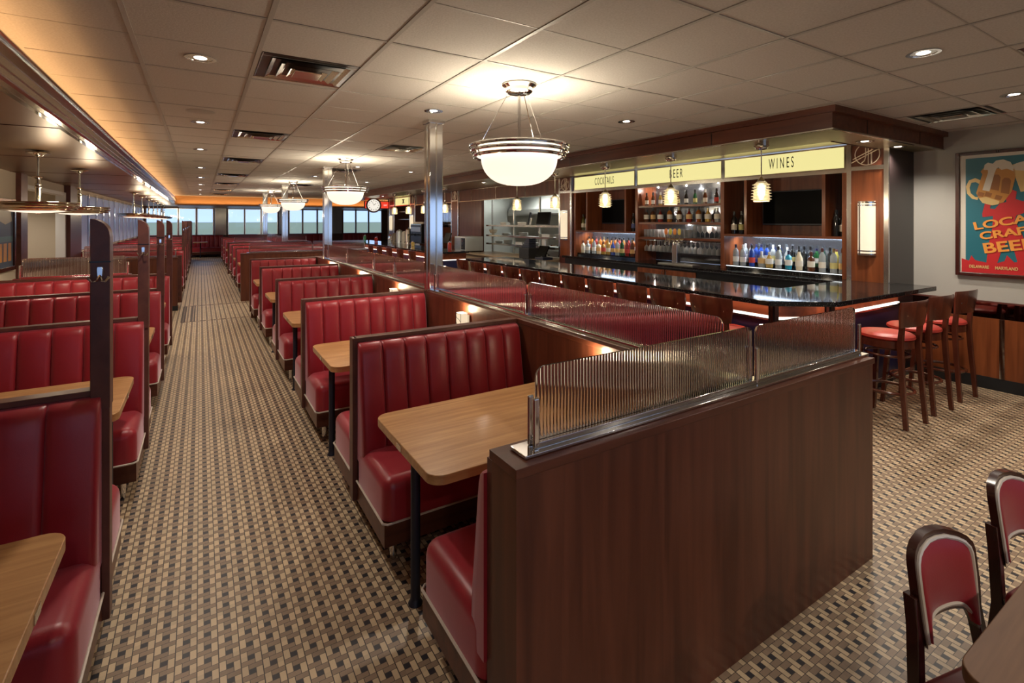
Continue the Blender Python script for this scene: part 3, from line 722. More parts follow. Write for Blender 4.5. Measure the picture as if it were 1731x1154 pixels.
for y, l in ((9.9, 'flat round grey ceiling speaker second above the aisle'), (14.9, 'flat round grey ceiling speaker third above the aisle')):
    q = spk.copy(); COL.objects.link(q); q.location = (0, y, CE); q['label'] = l

# ================================================================ MINI PENDANTS
def make_mini():
    t = thing('mini_pendant', 'x', 'pendant lamp', group='small ribbed glass pendants over the bar')
    MB().lathe([(0, 0), (.075, -.001), (.075, -.045), (.06, -.055), (.055, -.075), (.02, -.082), (0, -.083)], (0, 0, 0), 24, caps=False).build('canopy', 'chrome', t)
    MB().cyl((0, 0, -.08), (0, 0, -.375), .0065, n=10).build('rod', 'chrome', t)
    MB().lathe([(.008, -.36), (.016, -.372), (.035, -.40), (.04, -.41), (.04, -.42), (.03, -.42)], (0, 0, 0), 20, caps=False).build('socket', 'chrome', t)
    pr = [(.045, -.41), (.055, -.425)]
    for k in range(6):
        z = -.435-.03*k; r_ = (.066, .070, .074, .076, .078, .078)[k]; pr += [(r_, z), (r_+.020, z-.006), (r_+.020, z-.010), (r_, z-.016), (r_, z-.024)]
    pr += [(.078, -.618), (.074, -.618), (.070, -.44), (.04, -.42)]
    MB().lathe(pr, (0, 0, 0), 28, caps=False).build('shade', 'lamp_glass', t)
    MB().lathe([(.001, -.43), (.026, -.44), (.036, -.47), (.036, -.545), (.02, -.575), (.001, -.578)], (0, 0, 0), 18, caps=False).build('bulb', 'bulb', t)
    d = bpy.data.lights.new('mini_bulb', 'POINT'); d.energy = 7; d.color = (1, .82, .58); d.shadow_soft_size = .02
    o = bpy.data.objects.new('mini_bulb', d); COL.objects.link(o); o.parent = t; o.location = (0, 0, -.66)
    return t
mp = make_mini(); mp.location = (4.95, 3.026, 2.62); mp['label'] = 'small ribbed glass pendant before the WINES sign'
ml = ['small ribbed glass pendant covering part of the BEER sign', 'small ribbed glass pendant before the COCKTAILS sign', 'small ribbed glass pendant beside the pillar emblem left of COCKTAILS', 'small ribbed glass pendant below the biggest bowl lamp', 'small ribbed glass pendant just right of the nearest chrome column', 'small ribbed glass pendant just left of the nearest chrome column', 'small ribbed glass pendant at the right of the small yellow sign', 'small ribbed glass pendant at the left of the small yellow sign']
for (y, l) in zip((4.203, 5.386, 6.59, 7.75, 10.95, 12.25, 13.38, 14.58), ml): dup(mp, (4.95, y, 2.62), 0, l)

# ================================================================ BACK BAR
def pillar(y0, y1, label, sconce_label, emblem=True, sconce=True, side='maroon'):
    t = thing('pillar', label, 'pillar')
    MB().box(6.56, RW, y0, y1, 0, 2.72).build('core', side, t)
    MB().box(6.545, 6.56, y0+.05, y1-.05, 1.06, 2.39).build('wood_panel', 'cherry_v', t)
    MB().box(6.545, 6.56, y0+.05, y1-.05, 2.44, 2.70).build('head_panel', 'mahogany_v', t)
    c = MB()
    for a in (y0, y1-.05): c.box(6.535, 6.562, a, a+.05, 1.06, 2.71)
    c.box(6.535, 6.562, y0+.05, y1-.05, 2.39, 2.44); c.build('edge_trim', 'chrome_soft', t, bevel=.003)
    if emblem:
        yc = (y0+y1)/2; zc = 2.575; s_ = .120; e = MB(); X_ = 6.541
        def pt(u, v): return (X_, yc-u*s_, zc+v*s_)
        n = 40; e.tube([pt(math.cos(2*PI*i/n)*1.05, math.sin(2*PI*i/n)*1.05) for i in range(n)], .0055, 6, closed=True)
        e.tube([pt(-.12, 1), pt(-.12, -.25), pt(-.22, -.6), pt(-.5, -.85)], .0055, 6)
        e.tube([pt(.1, -1.0), pt(.1, .95)], .0055, 6); e.tube([pt(.36, -.98), pt(.36, .15)], .0075, 6)
        e.tube([pt(.1, .95), pt(.35, .92), pt(.42, .6), pt(.36, .3), pt(.1, .2)], .0055, 6)
        e.tube([pt(-1.25, -.42), pt(.75, .55)], .0055, 6); e.tube([pt(-1.38, -.75), pt(1.0, .42)], .0055, 6)
        e.build('emblem', 'emblem_metal', t)
    if sconce:
        s = thing('wall_sconce', sconce_label, 'wall light'); s.location = (6.545, (y0+y1)/2, 0)
        pr = [(-.085*math.sin(math.radians(a))-.012, .088*math.cos(math.radians(a))) for a in range(0, 181, 15)]
        MB().prism(pr, 1.43, 2.01, 'z', True).build('glass_shade', 'sconce_glass', s)
        for z in (1.415, 1.45, 1.975, 2.005):
            MB().prism([(a*1.06, b_*1.06) for a, b_ in pr], z, z+.014, 'z', True).build('band', 'chrome', s)
        MB().box(-.106, -.094, .03, .045, 1.41, 2.02).build('upright_bar', 'chrome', s)
        MB().box(-.012, 0, -.09, .09, 1.40, 2.03).build('backplate', 'chrome_soft', s)
    return t
pillar(2.50, 2.93, 'emblem pillar at the right end of the back bar beside WINES', 'lit half-round sconce on the pillar right of the WINES sign', side='dark_panel')
pillar(8.13, 8.57, 'emblem pillar between the COCKTAILS sign and the kitchen opening', 'lit half-round sconce on the pillar left of COCKTAILS')
pillar(13.5, 14.0, 'emblem pillar at the left edge of the kitchen', '', sconce=False)
pillar(17.05, 17.55, 'emblem pillar with sconce left of the nearest chrome column', 'lit half-round sconce at the right of the small yellow sign')
pillar(19.3, 19.9, 'furthest wood pillar near the red sign', 'furthest lit half-round sconce, left of the small yellow sign', emblem=False)

bb = thing('back_bar_cabinet', 'tall cherry back bar with three open bays of bottles and glasses', 'cabinet')
MB().box(7.05, 7.12, 2.93, 8.13, 1.101, 2.42).build('back_panel', 'backbar_dark', bb)
for y in (2.94, 4.60, 6.32, 8.05): MB().box(6.58, 7.05, y, y+.06, 1.10, 2.38).build('upright', 'cherry_v', bb)
MB().box(6.56, 7.12, 2.93, 8.13, 2.38, 2.42).build('header_board', 'chrome_soft', bb)
for a, b_ in ((3.0, 4.60), (6.38, 8.05)): MB().box(6.58, 7.05, a, b_, 1.578, 1.61).build('shelf', 'cherry_y', bb)
for a in (3.19, 4.24, 6.61, 7.68): MB().box(6.58, 7.05, a, a+.04, 1.61, 2.38).build('divider', 'cherry_v', bb)
for z in (2.035, 1.745, 1.49): MB().box(6.60, 7.05, 4.66, 6.32, z, z+.034).build('shelf', 'cherry_y', bb)
for a, b_ in ((3.23, 4.24), (6.65, 7.68)): MB().box(6.97, 7.0, a, b_, 1.61, 2.38).build('screen_recess', 'mahogany_v', bb)
for a, b_ in ((3.0, 4.60), (6.38, 8.05)):
    r_ = MB().box(6.62, 6.96, a+.01, b_-.01, 1.102, 1.150).box(6.81, 6.96, a+.01, b_-.01, 1.150, 1.199).build('bottle_riser', 'granite', bb)
    if a < 4: MB().box(6.614, 6.6195, a+.01, b_-.01, 1.140, 1.150).build('riser_light', 'riser_light', r_)
for a, b_ in ((3.0, 4.60), (6.38, 8.05)):
    light('AREA', 'bay_light', (6.85, (a+b_)/2, 1.565), 9, (.85, .93, 1), rot=(0, math.radians(-12), 0), shape='RECTANGLE', size=.05, size_y=b_-a-.1)
    MB().box(6.82, 6.88, a+.3, b_-.3, 1.569, 1.577).build('shelf_light', 'riser_light', bb)
for y_, z_, e_ in ((4.9, 2.35, 3), (5.5, 2.35, 3), (6.1, 2.35, 3), (4.9, 1.735, 1.5), (5.9, 1.735, 1.5), (5.2, 1.48, 1.5), (6.0, 1.48, 1.5)): light('POINT', 'bay_puck_fill_light', (6.86 if z_ > 2 else 6.66, y_, z_), e_, (1, .92, .8), shadow_soft_size=.006)  # pucks at the top; lower points are added fill to brighten the glass rows
bc = thing('back_counter', 'black speckled granite counter below the bottle bays', 'counter')
MB().box(6.28, 7.05, 2.94, 8.12, 1.055, 1.10).build('worktop', 'granite', bc, bevel=.003)
MB().box(6.36, 7.05, 2.94, 8.12, .08, 1.053).build('carcass', 'black', bc)
for i in range(2):
    dd = MB().box(6.343, 6.36, 4.92+.6*i, 5.50+.6*i, .15, 1.02).build('door', 'cherry_v', bc, bevel=.003)
    yy = 5.47 if i == 0 else 5.55
    MB().tube([(6.343, yy, .86), (6.32, yy, .87), (6.32, yy, .99), (6.343, yy, 1.0)], .006, 6).build('handle', 'chrome', dd)
# lit signs
def lit_sign(txt, y0, y1, yc, size, sx, sp, label):
    t = thing('menu_sign', label, 'sign', group='lit yellow header signs')
    MB().box(6.56, 6.60, y0, y1, 2.42, 2.71).build('frame', 'nickel', t)
    MB().box(6.553, 6.56, y0+.03, y1-.03, 2.44, 2.69).build('lit_panel', 'sign_yellow', t)
    text_obj(txt, 'lettering', size, 'black', t, (6.5515, yc, 2.565), (PI/2, 0, -PI/2), sx, .001, bold=.0, space=sp)
lit_sign('COCKTAILS', 6.36, 8.08, 7.16, .195, .42, 1.28, 'yellow lit sign reading COCKTAILS')
lit_sign('BEER', 4.61, 6.33, 5.46, .20, .47, 1.45, 'yellow lit sign reading BEER')
lit_sign('WINES', 2.94, 4.60, 3.73, .20, .40, 1.6, 'yellow lit sign reading WINES')
def tv(y0, y1, z0, z1, label):
    t = thing('television', label, 'television', group='wall televisions')
    MB().box(6.90, 6.93, y0, y1, z0, z1).build('bezel', 'iron', t, bevel=.003)
    MB().box(6.898, 6.90, y0+.012, y1-.012, z0+.02, z1-.012).build('screen', 'screen', t)
    MB().box(6.93, 6.97, (y0+y1)/2-.15, (y0+y1)/2+.15, (z0+z1)/2-.1, (z0+z1)/2+.1).build('wall_mount', 'iron', t)
tv(3.36, 4.20, 1.745, 2.22, 'black switched-off television below the WINES sign')
tv(6.72, 7.60, 1.745, 2.22, 'black switched-off television below the COCKTAILS sign')

# --- bottles
SH = dict(wine=[(0, 0), (.037, .002), (.038, .18), (.034, .205), (.015, .235), (.013, .29), (.015, .295), (.015, .30), (0, .30)],
          tall=[(0, 0), (.039, .002), (.040, .19), (.036, .215), (.015, .25), (.014, .30), (0, .30)],
          square=[(0, 0), (.042, .002), (.043, .15), (.038, .175), (.016, .195), (.015, .245), (0, .245)],
          squat=[(0, 0), (.044, .004), (.050, .07), (.046, .12), (.022, .16), (.016, .18), (.016, .215), (0, .215)],
          beer=[(0, 0), (.030, .002), (.031, .12), (.026, .145), (.013, .175), (.012, .225), (0, .225)],
          bell=[(0, 0), (.038, .002), (.046, .10), (.042, .16), (.018, .22), (.014, .27), (0, .27)])
MC = {}
def bottle(shape, col, x, y, z, label, group, lab=0, cap='black', sc_=1.0):
    key = (shape, col, lab, cap)
    if key not in MC:
        pr = SH[shape]; top = pr[-1][1]
        t = thing('%s_bottle' % ({'wine': 'wine', 'beer': 'beer'}.get(shape, 'liquor')), label, 'bottle', group=group)
        MB().lathe(pr, (0, 0, 0), 14 if shape != 'square' else 8, caps=False).build('body', BOT[col], t)
        MB().lathe([(0, top-.045), (.0165, top-.044), (.0165, top+.006), (0, top+.007)], (0, 0, 0), 10, caps=False).build('cap', cap, t)
        if lab is not None:
            rb = max(p[0] for p in pr[:4])+.0012; z0, z1 = (.055, .13) if shape != 'beer' else (.03, .095)
            MB().lathe([(rb, z0), (rb, z1)], (0, 0, 0), 14, caps=False).build('paper_label', LABELM[lab], t)
        t.location = (x, y, z); t.scale = (sc_,)*3; MC[key] = t; return t
    t = dup(MC[key], (x, y, z), 0, label, group); t.scale = (sc_,)*3; return t
def line(cols, ys, x, z, row, grp, sc_=1.0):
    n = len(ys)
    for i, (c, y) in enumerate(zip(cols, ys)):
        sh, co, la, cp = c
        bottle(sh, co, x, y, z, '%s %s bottle, %s from the left %s' % ({'clear': 'clear glass', 'dark': 'dark glass'}.get(co, co), {'wine': 'wine', 'beer': 'beer'}.get(sh, 'liquor'), ORD[i] if i < 18 else '%dth' % (i+1), row), grp, la, cp, sc_)
T = 'tall'; Q = 'square'; B_ = 'bell'; U = 'squat'
line([(T, 'clear', 4, 'navy'), (T, 'clear', 4, 'white_paint'), (T, 'blue', 2, 'black'), (U, 'clear', 1, 'white_paint'), (U, 'gold', 4, 'white_paint'), (T, 'clear', 4, 'black'), (Q, 'cyan', 4, 'navy'), (B_, 'cream', 0, 'black'), (Q, 'brown', 0, 'maroon'), (T, 'clear', 0, 'maroon'), (T, 'clear', 5, 'brass_panel'), (T, 'clear', 1, 'maroon')],
     [4.489, 4.375, 4.237, 4.09, 3.98, 3.85, 3.712, 3.572, 3.42, 3.284, 3.15, 3.05], 6.70, 1.151, 'in the front row under WINES', 'spirits in front under WINES')
line([(T, 'clear', 4, 'white_paint'), (T, 'clear', 3, 'navy'), (T, 'blue', 3, 'navy'), (T, 'blue', 3, 'navy'), (T, 'blue', 4, 'black'), (T, 'clear', 5, 'white_paint'), (T, 'olive', 0, 'white_paint'), (B_, 'clear', 0, 'white_paint'), (T, 'dark', 5, 'black'), (T, 'dark', 1, 'black'), ('wine', 'dark', None, 'black'), ('wine', 'dark', None, 'black'), (B_, 'green', 4, 'green' if False else 'navy'), (B_, 'green', None, 'navy'), ('wine', 'dark', None, 'black'), (B_, 'yellow', None, 'maroon'), ('wine', 'dark', None, 'black'), (T, 'gold', 0, 'brass_panel')],
     [4.45, 4.36, 4.28, 4.205, 4.12, 4.03, 3.94, 3.83, 3.755, 3.67, 3.60, 3.52, 3.44, 3.36, 3.28, 3.20, 3.13, 3.06], 6.88, 1.20, 'in the back row under WINES', 'spirits behind under WINES', .86)
line([(Q, 'cream', 0, 'brown' if False else 'maroon'), (Q, 'clear', 0, 'white_paint'), (T, 'clear', 4, 'black'), (Q, 'cream', 1, 'brass_panel'), (Q, 'gold', 2, 'maroon'), (T, 'gold', 0, 'brass_panel'), (B_, 'blue', 1, 'black'), (T, 'clear', 1, 'maroon'), (T, 'green', 5, 'navy'), (T, 'red', 2, 'black'), (T, 'brown', 1, 'brass_panel')],
     [7.95, 7.80, 7.618, 7.478, 7.341, 7.207, 7.077, 6.955, 6.829, 6.70, 6.57], 6.70, 1.151, 'in the front row under COCKTAILS', 'spirits in front under COCKTAILS')
line([(T, 'amber', 0, 'black'), (T, 'whisky', 2, 'black'), (T, 'red', 0, 'maroon'), (T, 'whisky', 1, 'maroon'), (T, 'whisky', None, 'brass_panel'), (T, 'amber', 3, 'black'), (B_, 'whisky', 0, 'black'), (T, 'amber', 1, 'black'), (T, 'red', 2, 'black'), (T, 'whisky', 2, 'black'), (T, 'red', None, 'black'), (T, 'amber', 0, 'black'), (T, 'whisky', None, 'brass_panel')],
     [7.97, 7.86, 7.74, 7.62, 7.52, 7.42, 7.30, 7.19, 7.08, 6.97, 6.84, 6.72, 6.58], 6.88, 1.20, 'in the back row under COCKTAILS', 'spirits behind under COCKTAILS', .92)
line([('beer', 'brown', 0, 'black'), ('beer', 'brown', 4, 'black'), ('beer', 'gold', 4, 'white_paint'), ('beer', 'brown', 1, 'brass_panel'), ('beer', 'brown', 5, 'brass_panel'), ('beer', 'dark', 4, 'black'), ('beer', 'green', 5, 'black'), ('beer', 'brown', 0, 'white_paint'), ('beer', 'dark', 2, 'black')],
     [6.24, 6.094, 5.93, 5.73, 5.56, 5.392, 5.22, 5.032, 4.83], 6.72, 2.070, 'on the top shelf under BEER', 'beer bottles on the top shelf', 1.0)
line([(U, 'brown', 0, 'black'), (Q, 'brown', 1, 'black'), (U, 'red', 4, 'maroon'), (Q, 'whisky', 0, 'black'), (Q, 'brown', 0, 'brass_panel'), (U, 'red', 1, 'maroon'), (Q, 'amber', 0, 'black'), (U, 'gold', 0, 'brass_panel'), (U, 'clear', 0, 'white_paint')],
     [6.24, 6.094, 5.93, 5.73, 5.53, 5.334, 5.153, 4.979, 4.81], 6.72, 1.780, 'on the second shelf under BEER', 'liquor bottles on the second shelf', 1.0)
for i, (y, c, la, w_) in enumerate(((7.97, 'olive', 0, 'left of the television below COCKTAILS, outer one'), (7.86, 'clear', 0, 'left of the television below COCKTAILS, inner one'), (6.56, 'dark', 3, 'right of the television below COCKTAILS, inner one'), (6.45, 'dark', 4, 'right of the television below COCKTAILS, outer one'), (4.53, 'dark', 0, 'left of the television below WINES, outer one'), (4.41, 'dark', 5, 'left of the television below WINES, inner one'), (3.13, 'dark', None, 'right of the television below WINES, inner one'), (3.045, 'dark', 0, 'right of the television below WINES, outer one'))):
    bottle('wine', c, 6.72, y, 1.611, 'wine bottle standing %s' % w_, 'wine bottles beside the televisions', la, 'black', 1.08)
# --- glasses
hi = MB().lathe([(0, .003), (.030, .003), (.034, .13), (.036, .13), (.032, 0), (0, 0)], (0, 0, 0), 14, caps=False).build('highball_glass', 'clear_glass')
st = MB().lathe([(0, 0), (.034, 0), (.034, .003), (.004, .008), (.004, .08), (.02, .095), (.038, .125), (.036, .19), (.034, .19), (.036, .125), (.018, .098), (0, .09)], (0, 0, 0), 14, caps=False).build('stem_glass', 'clear_glass')
tag(hi, 'clear straight glass on the third shelf behind the beer taps', 'glass', 'straight glasses on the third shelf')
tag(st, 'clear stem glass on the third shelf right of the beer taps', 'glass', 'stem glasses on the third shelf')
hi.location = (6.68, 6.22, 1.526); st.location = (6.68, 5.18, 1.526)
def cp(o, loc, l=None, g_=None, rx=0):
    q = o.copy(); COL.objects.link(q); q.location = loc; q.rotation_euler.x = rx
    if l: q['label'] = l
    if g_: q['group'] = g_
    return q
for r_ in range(2):
    for i in range(13):
        if r_ == 0 and i == 0: continue
        cp(hi, (6.68+.12*r_, 6.22-.078*i, 1.526))
    for i in range(6):
        if r_ == 0 and i == 0: continue
        cp(st, (6.68+.12*r_, 5.18-.085*i, 1.526))
rack = MB()
for i in range(19): rack.box(6.62, 6.98, 6.25-.085*i-.006, 6.25-.085*i+.006, 1.470, 1.476)
rack.build('hanging_rack', 'chrome_soft', bb)
for r_ in range(2):
    for i in range(18):
        cp(st, (6.68+.13*r_, 6.2075-.085*i, 1.466), 'clear stem glass hanging upside down under the third shelf', 'stem glasses hanging upside down', PI)
# --- beer tower
bt = thing('beer_tower', 'T-shaped chrome beer tower with four oval tap handles', 'beer tap', (6.45, 5.37, 1.10))
MB().box(-.09, .09, -.38, .30, .0, .022).build('drip_tray', 'steel', bt, bevel=.004)
MB().box(-.045, .045, -.05, .05, .022, .36).build('column', 'chrome_soft', bt, bevel=.01, seg=3)
MB().cyl((0, -.17, .385), (0, .17, .385), .045, n=20).build('crossbar', 'chrome', bt)
for i, c in enumerate(((.75, .22, .05), (.65, .62, .08), (.75, .25, .05), (.7, .55, .1))):
    y = .13-.087*i
    f = MB().tube([(-.04, y, .385), (-.09, y, .395), (-.11, y, .36), (-.112, y, .32)], .010, 8).cyl((-.085, y, .39), (-.085, y, .47), .008, n=8).build('tap', 'chrome', bt)
    mt = simple('tap_badge_%d' % i, c, .35)
    MB().lathe([(0, -.05), (.02, -.045), (.03, -.02), (.031, .01), (.022, .045), (0, .052)], (-.085, y, .53), 16, caps=False, sx=.45).build('tap_handle', mt, f)

# ================================================================ BAR COUNTERS
def off(poly_, z0, z1): return MB().prism(poly_, z0, z1)
bar = thing('bar_counter', 'long black granite bar counter turning the corner toward the right wall', 'counter')
off([(4.22, 8.40), (4.22, 2.50), (4.68, 2.16), (6.69, 2.12), (6.69, 2.485), (6.53, 2.485), (6.53, 2.93), (5.14, 2.93), (5.14, 8.40)], 1.055, 1.10).build('countertop', 'granite', bar, bevel=.006, seg=3)
def front_poly(o): return [(4.52-o, 8.35), (4.52-o, 2.60-o*.4), (4.83-o*.4, 2.42-o), (6.56, 2.42-o), (6.56, 2.86), (5.08, 2.86), (5.08, 8.35)]
off(front_poly(0), .915, 1.053).build('upper_panel', 'mahogany_y', bar)
off(front_poly(.012), .899, .910).build('light_strip', 'strip_white', bar)
off(front_poly(.02), .874, .892).build('chrome_rail', 'chrome', bar)
off(front_poly(0), .12, .873).build('lower_panel', 'navy', bar)
off(front_poly(-.05), 0, .118).build('toe_kick', 'rubber', bar)
MB().tube([(4.40, 8.3, .2), (4.40, 2.56, .2), (4.76, 2.30, .2), (6.5, 2.30, .2)], .022, 10).build('foot_rail', 'chrome', bar)
for x, y in ((4.36, 2.55), (4.74, 2.26)):
    lg = MB().box(x-.03, x+.03, y-.03, y+.03, 0, 1.054).build('support_post', 'black', bar); MB().box(x-.034, x-.031, y-.012, y+.012, .02, 1.05).build('post_strip', 'chrome', lg)
bar2 = thing('bar_counter', 'second granite counter in the distance beyond the near bar', 'counter')
off([(4.45, 18.4), (4.45, 10.40), (5.32, 10.40), (5.32, 18.4)], 1.055, 1.10).build('countertop', 'granite', bar2, bevel=.006)
def fp2(o): return [(4.70-o, 18.3), (4.70-o, 10.48-o), (5.28, 10.48-o), (5.28, 18.3)]
off(fp2(0), .915, 1.053).build('upper_panel', 'cherry_y', bar2); off(fp2(.012), .897, .912).build('light_strip', 'strip_white', bar2); off(fp2(0), .12, .892).build('lower_panel', 'navy', bar2); off(fp2(-.05), 0, .118).build('toe_kick', 'rubber', bar2)

# ================================================================ BAR STOOLS
def make_stool():
    t = thing('bar_stool', 'x', 'bar stool')
    # local: faces +y, rear at y=-.2
    MB().lathe([(0, .80), (.12, .80), (.185, .79), (.205, .775), (.208, .755), (.19, .74), (0, .74)], (0, 0, 0), 32, caps=False, sy=1.05).build('seat', 'stool_red', t)
    MB().lathe([(.17, .74), (.198, .74), (.200, .675), (.175, .675), (.17, .74)], (0, 0, 0), 32, caps=False, sy=1.05).build('seat_ring', 'stool_wood', t)
    for sx in (-1, 1):
        MB().bar((sx*.17, .19, 0), (sx*.135, .14, .72), .030, .030, .04, .038).build('leg', 'stool_wood', t)
        rl = MB(); rl.ring([[(sx*x_+dx, y_+dy, z_) for dx, dy in ((-w_/2, -d_/2), (w_/2, -d_/2), (w_/2, d_/2), (-w_/2, d_/2))] for x_, y_, z_, w_, d_ in ((.165, -.235, 0, .03, .036), (.155, -.20, .45, .034, .04), (.15, -.185, .72, .036, .044), (.15, -.20, .90, .032, .036), (.15, -.225, 1.02, .028, .024))], smooth=False)
        o = rl.build('leg', 'stool_wood', t, bevel=.004)
        MB().cyl((sx*.15, -.245, .985), (sx*.15, -.2, .985), .009, n=8).build('screw', 'chrome', o)
    n = 28
    MB().tube([(.185*math.cos(2*PI*i/n), .20*math.sin(2*PI*i/n)-.01, .28) for i in range(n)], .014, 8, closed=True).build('foot_ring', 'stool_wood', t)
    MB().tube([(.165*math.cos(2*PI*i/n), .17*math.sin(2*PI*i/n)-.01, .60) for i in range(n)], .011, 8, closed=True).build('stretcher', 'stool_wood', t)
    rows = []
    for z in (.875, .89, 1.0, 1.085, 1.10):
        a = []; b_ = []
        for k in range(13):
            u = -1+2*k/12; xx = u*(.225 if z > .95 else .20); yy = -.205-.045*(1-u*u)-.10*(z-.9)
            e = .004 if z in (.875, 1.10) else .008
            a.append((xx, yy-e, z+(.006*(1-u*u)))); b_.append((xx, yy+e, z+(.006*(1-u*u))))
        rows.append(a+b_[::-1])
    MB().ring(rows, smooth=True).build('backrest', 'stool_wood', t)
    return t
stl = make_stool(); stl['group'] = 'stools along the bar'
ys = [2.96, 3.47, 3.97, 4.475, 4.98, 5.48, 5.98, 6.49, 7.02, 7.59, 8.15]
for i, y in enumerate(ys):
    l = 'mahogany bar stool at the long side of the near bar, %s from its corner' % ORD[i]
    if i == 0: stl.location = (4.25, y, 0); stl.rotation_euler.z = -PI/2; stl['label'] = l
    else: dup(stl, (4.25, y, 0), -PI/2, l)
for i, (x, l) in enumerate(((5.33, 'red-seated bar stool nearest the partition at the end of the bar'), (5.93, 'red-seated bar stool in the middle of the three at the bar end'), (6.58, 'red-seated bar stool closest to the right wall at the bar end'))):
    dup(stl, (x, 2.06, 0), math.radians(-5), l, 'stools at the bar end')
for i in range(6): dup(stl, (4.48, 11.3+i*.85, 0), -PI/2, 'dark bar stool at the distant counter, %s from its near end' % ORD[i], 'stools at the distant counter')

# ================================================================ KITCHEN PASS AND SERVICE ZONE
S('wall_kitchen_header', MB().box(6.57, 6.65, 8.57, 13.5, 2.38, 2.72).box(6.57, 6.65, 14.0, 17.05, 2.38, 2.72), 'mahogany_v')
tr = MB()
for a, b_ in ((8.57, 13.5), (14.0, 17.05)):
    tr.box(6.56, 6.571, a, b_, 2.365, 2.385); tr.box(6.56, 6.571, a, b_, 2.69, 2.70)
for y in (8.59, 9.9, 11.3, 12.7, 13.47, 14.02, 15.0, 16.0, 17.0): tr.box(6.56, 6.571, y-.012, y+.012, 2.38, 2.70)
S('trim_28', tr, 'nickel')
S('wall_kitchen_side', MB().box(6.57, 6.65, 12.1, 13.5, 0, 2.38), 'mahogany_v')
S('wall_kitchen_back', MB().box(9.4, 9.5, 8.2, 14.0, 0, CE), 'steel_light')
S('wall_kitchen_left', MB().box(6.65, 9.4, 13.6, 13.7, 0, CE), 'steel_light'); S('wall_kitchen_right', MB().box(7.2, 9.4, 8.2, 8.3, 0, CE), 'steel_light')
S('ceiling_kitchen', MB().box(RW, 9.5, 8.2, 14.0, 2.72, CE), 'white_paint')
light('AREA', 'kitchen_tube', (8.1, 10.9, 2.69), 26, (.92, 1, .95), shape='RECTANGLE', size=.25, size_y=2.4)
kt = thing('tube_light', 'bright tube light on the kitchen ceiling', 'ceiling light'); MB().box(7.9, 8.3, 9.6, 12.2, 2.695, 2.719).build('housing', 'white_paint', kt); MB().box(7.95, 8.25, 9.65, 12.15, 2.692, 2.6945).build('tube', 'downlight_lens', kt)
S('wall_niche_back', MB().box(6.98, 7.04, 14.0, 20.2, 0, 2.72), 'mahogany_v')
S('wall_niche_south', MB().box(RW-.12, RW, 8.57, 8.6, 0, 2.72), 'mahogany_v')
pc = thing('service_counter', 'tan stone service counter before the kitchen opening', 'counter')
MB().prism([(6.05, 8.60), (6.98, 8.60), (6.98, 12.09), (6.56, 12.09), (6.56, 12.75), (6.05, 12.75)], .92, .96).build('worktop', 'tan_stone', pc, bevel=.003); MB().prism([(6.12, 8.60), (6.95, 8.60), (6.95, 12.08), (6.55, 12.08), (6.55, 12.72), (6.12, 12.72)], 0, .918).build('front', 'tan_stone', pc)
MB().box(6.105, 6.119, 9.3, 10.4, .3, .8).build('panel_grille', 'black', pc)
sh = thing('pass_shelf', 'three-tier stainless pass shelf across the kitchen opening', 'shelf')
for z in (1.69, 1.42, 1.20):
    MB().box(6.70, 7.08, 8.62, 12.05, z-.02, z).build('shelf', 'steel', sh)
    MB().box(6.685, 6.70, 8.62, 12.05, z-.035, z+.01).build('shelf_lip', 'nickel', sh)
for y in (8.64, 9.75, 10.9, 12.02): MB().box(6.86, 6.90, y-.02, y+.02, .96, 2.38).build('upright', 'steel', sh)
# kitchen fittings
hd = thing('extractor_hood', 'bright stainless extractor hood deep in the kitchen', 'extractor hood')
MB().prism([(8.3, 2.0), (9.39, 2.0), (9.39, 2.68), (8.75, 2.68), (8.3, 2.15)], 10.8, 13.5, 'y').build('hood', 'steel_light', hd); MB().box(8.29, 8.32, 10.8, 13.5, 1.97, 2.02).build('drip_edge', 'steel', hd)
for i, (y0, y1, z1, l) in enumerate(((8.5, 9.5, 1.95, 'tall stainless refrigerator at the right of the kitchen'), (9.6, 10.6, 1.7, 'stainless cabinet rack in the middle of the kitchen'))):
    f = thing('kitchen_cabinet', l, 'appliance'); MB().box(8.7, 9.38, y0, y1, .0, z1).build('body', 'steel_light', f, bevel=.006)
    for k in range(2):
        ya = y0+.02+(y1-y0-.02)/2*k; d_ = MB().box(8.68, 8.699, ya, ya+(y1-y0)/2-.03, .1, z1-.05).build('door', 'steel', f); MB().box(8.655, 8.679, ya+.03, ya+.05, z1*.45, z1*.7).build('handle', 'chrome', d_)
rg = thing('cooking_range', 'stainless cooking range below the hood', 'appliance'); MB().box(8.5, 9.38, 10.9, 13.4, 0, .95).build('body', 'steel', rg); MB().box(9.30, 9.38, 10.9, 13.4, .951, 1.35).build('backguard', 'steel_light', rg)
for i in range(5): MB().cyl((8.5, 11.1+.5*i, .82), (8.47, 11.1+.5*i, .82), .025, n=12).build('knob', 'black', rg)
for i, (y, h, r_) in enumerate(((11.3, .22, .16), (11.9, .14, .18), (12.6, .28, .14))):
    p = thing('stock_pot', 'steel stock pot on the kitchen range, %s from the right' % ORD[i], 'pot', (8.95, y, .951), group='pots on the range')
    MB().lathe([(0, 0), (r_, 0), (r_, h), (r_+.008, h), (r_+.008, h+.006), (0, h+.02)], (0, 0, 0), 24, caps=False).build('pot_body', 'chrome_soft', p); MB().tube([(0, -r_, h*.7), (0, -r_-.05, h*.75), (0, -r_-.05, h*.8)], .008, 6).build('handle', 'steel', p)
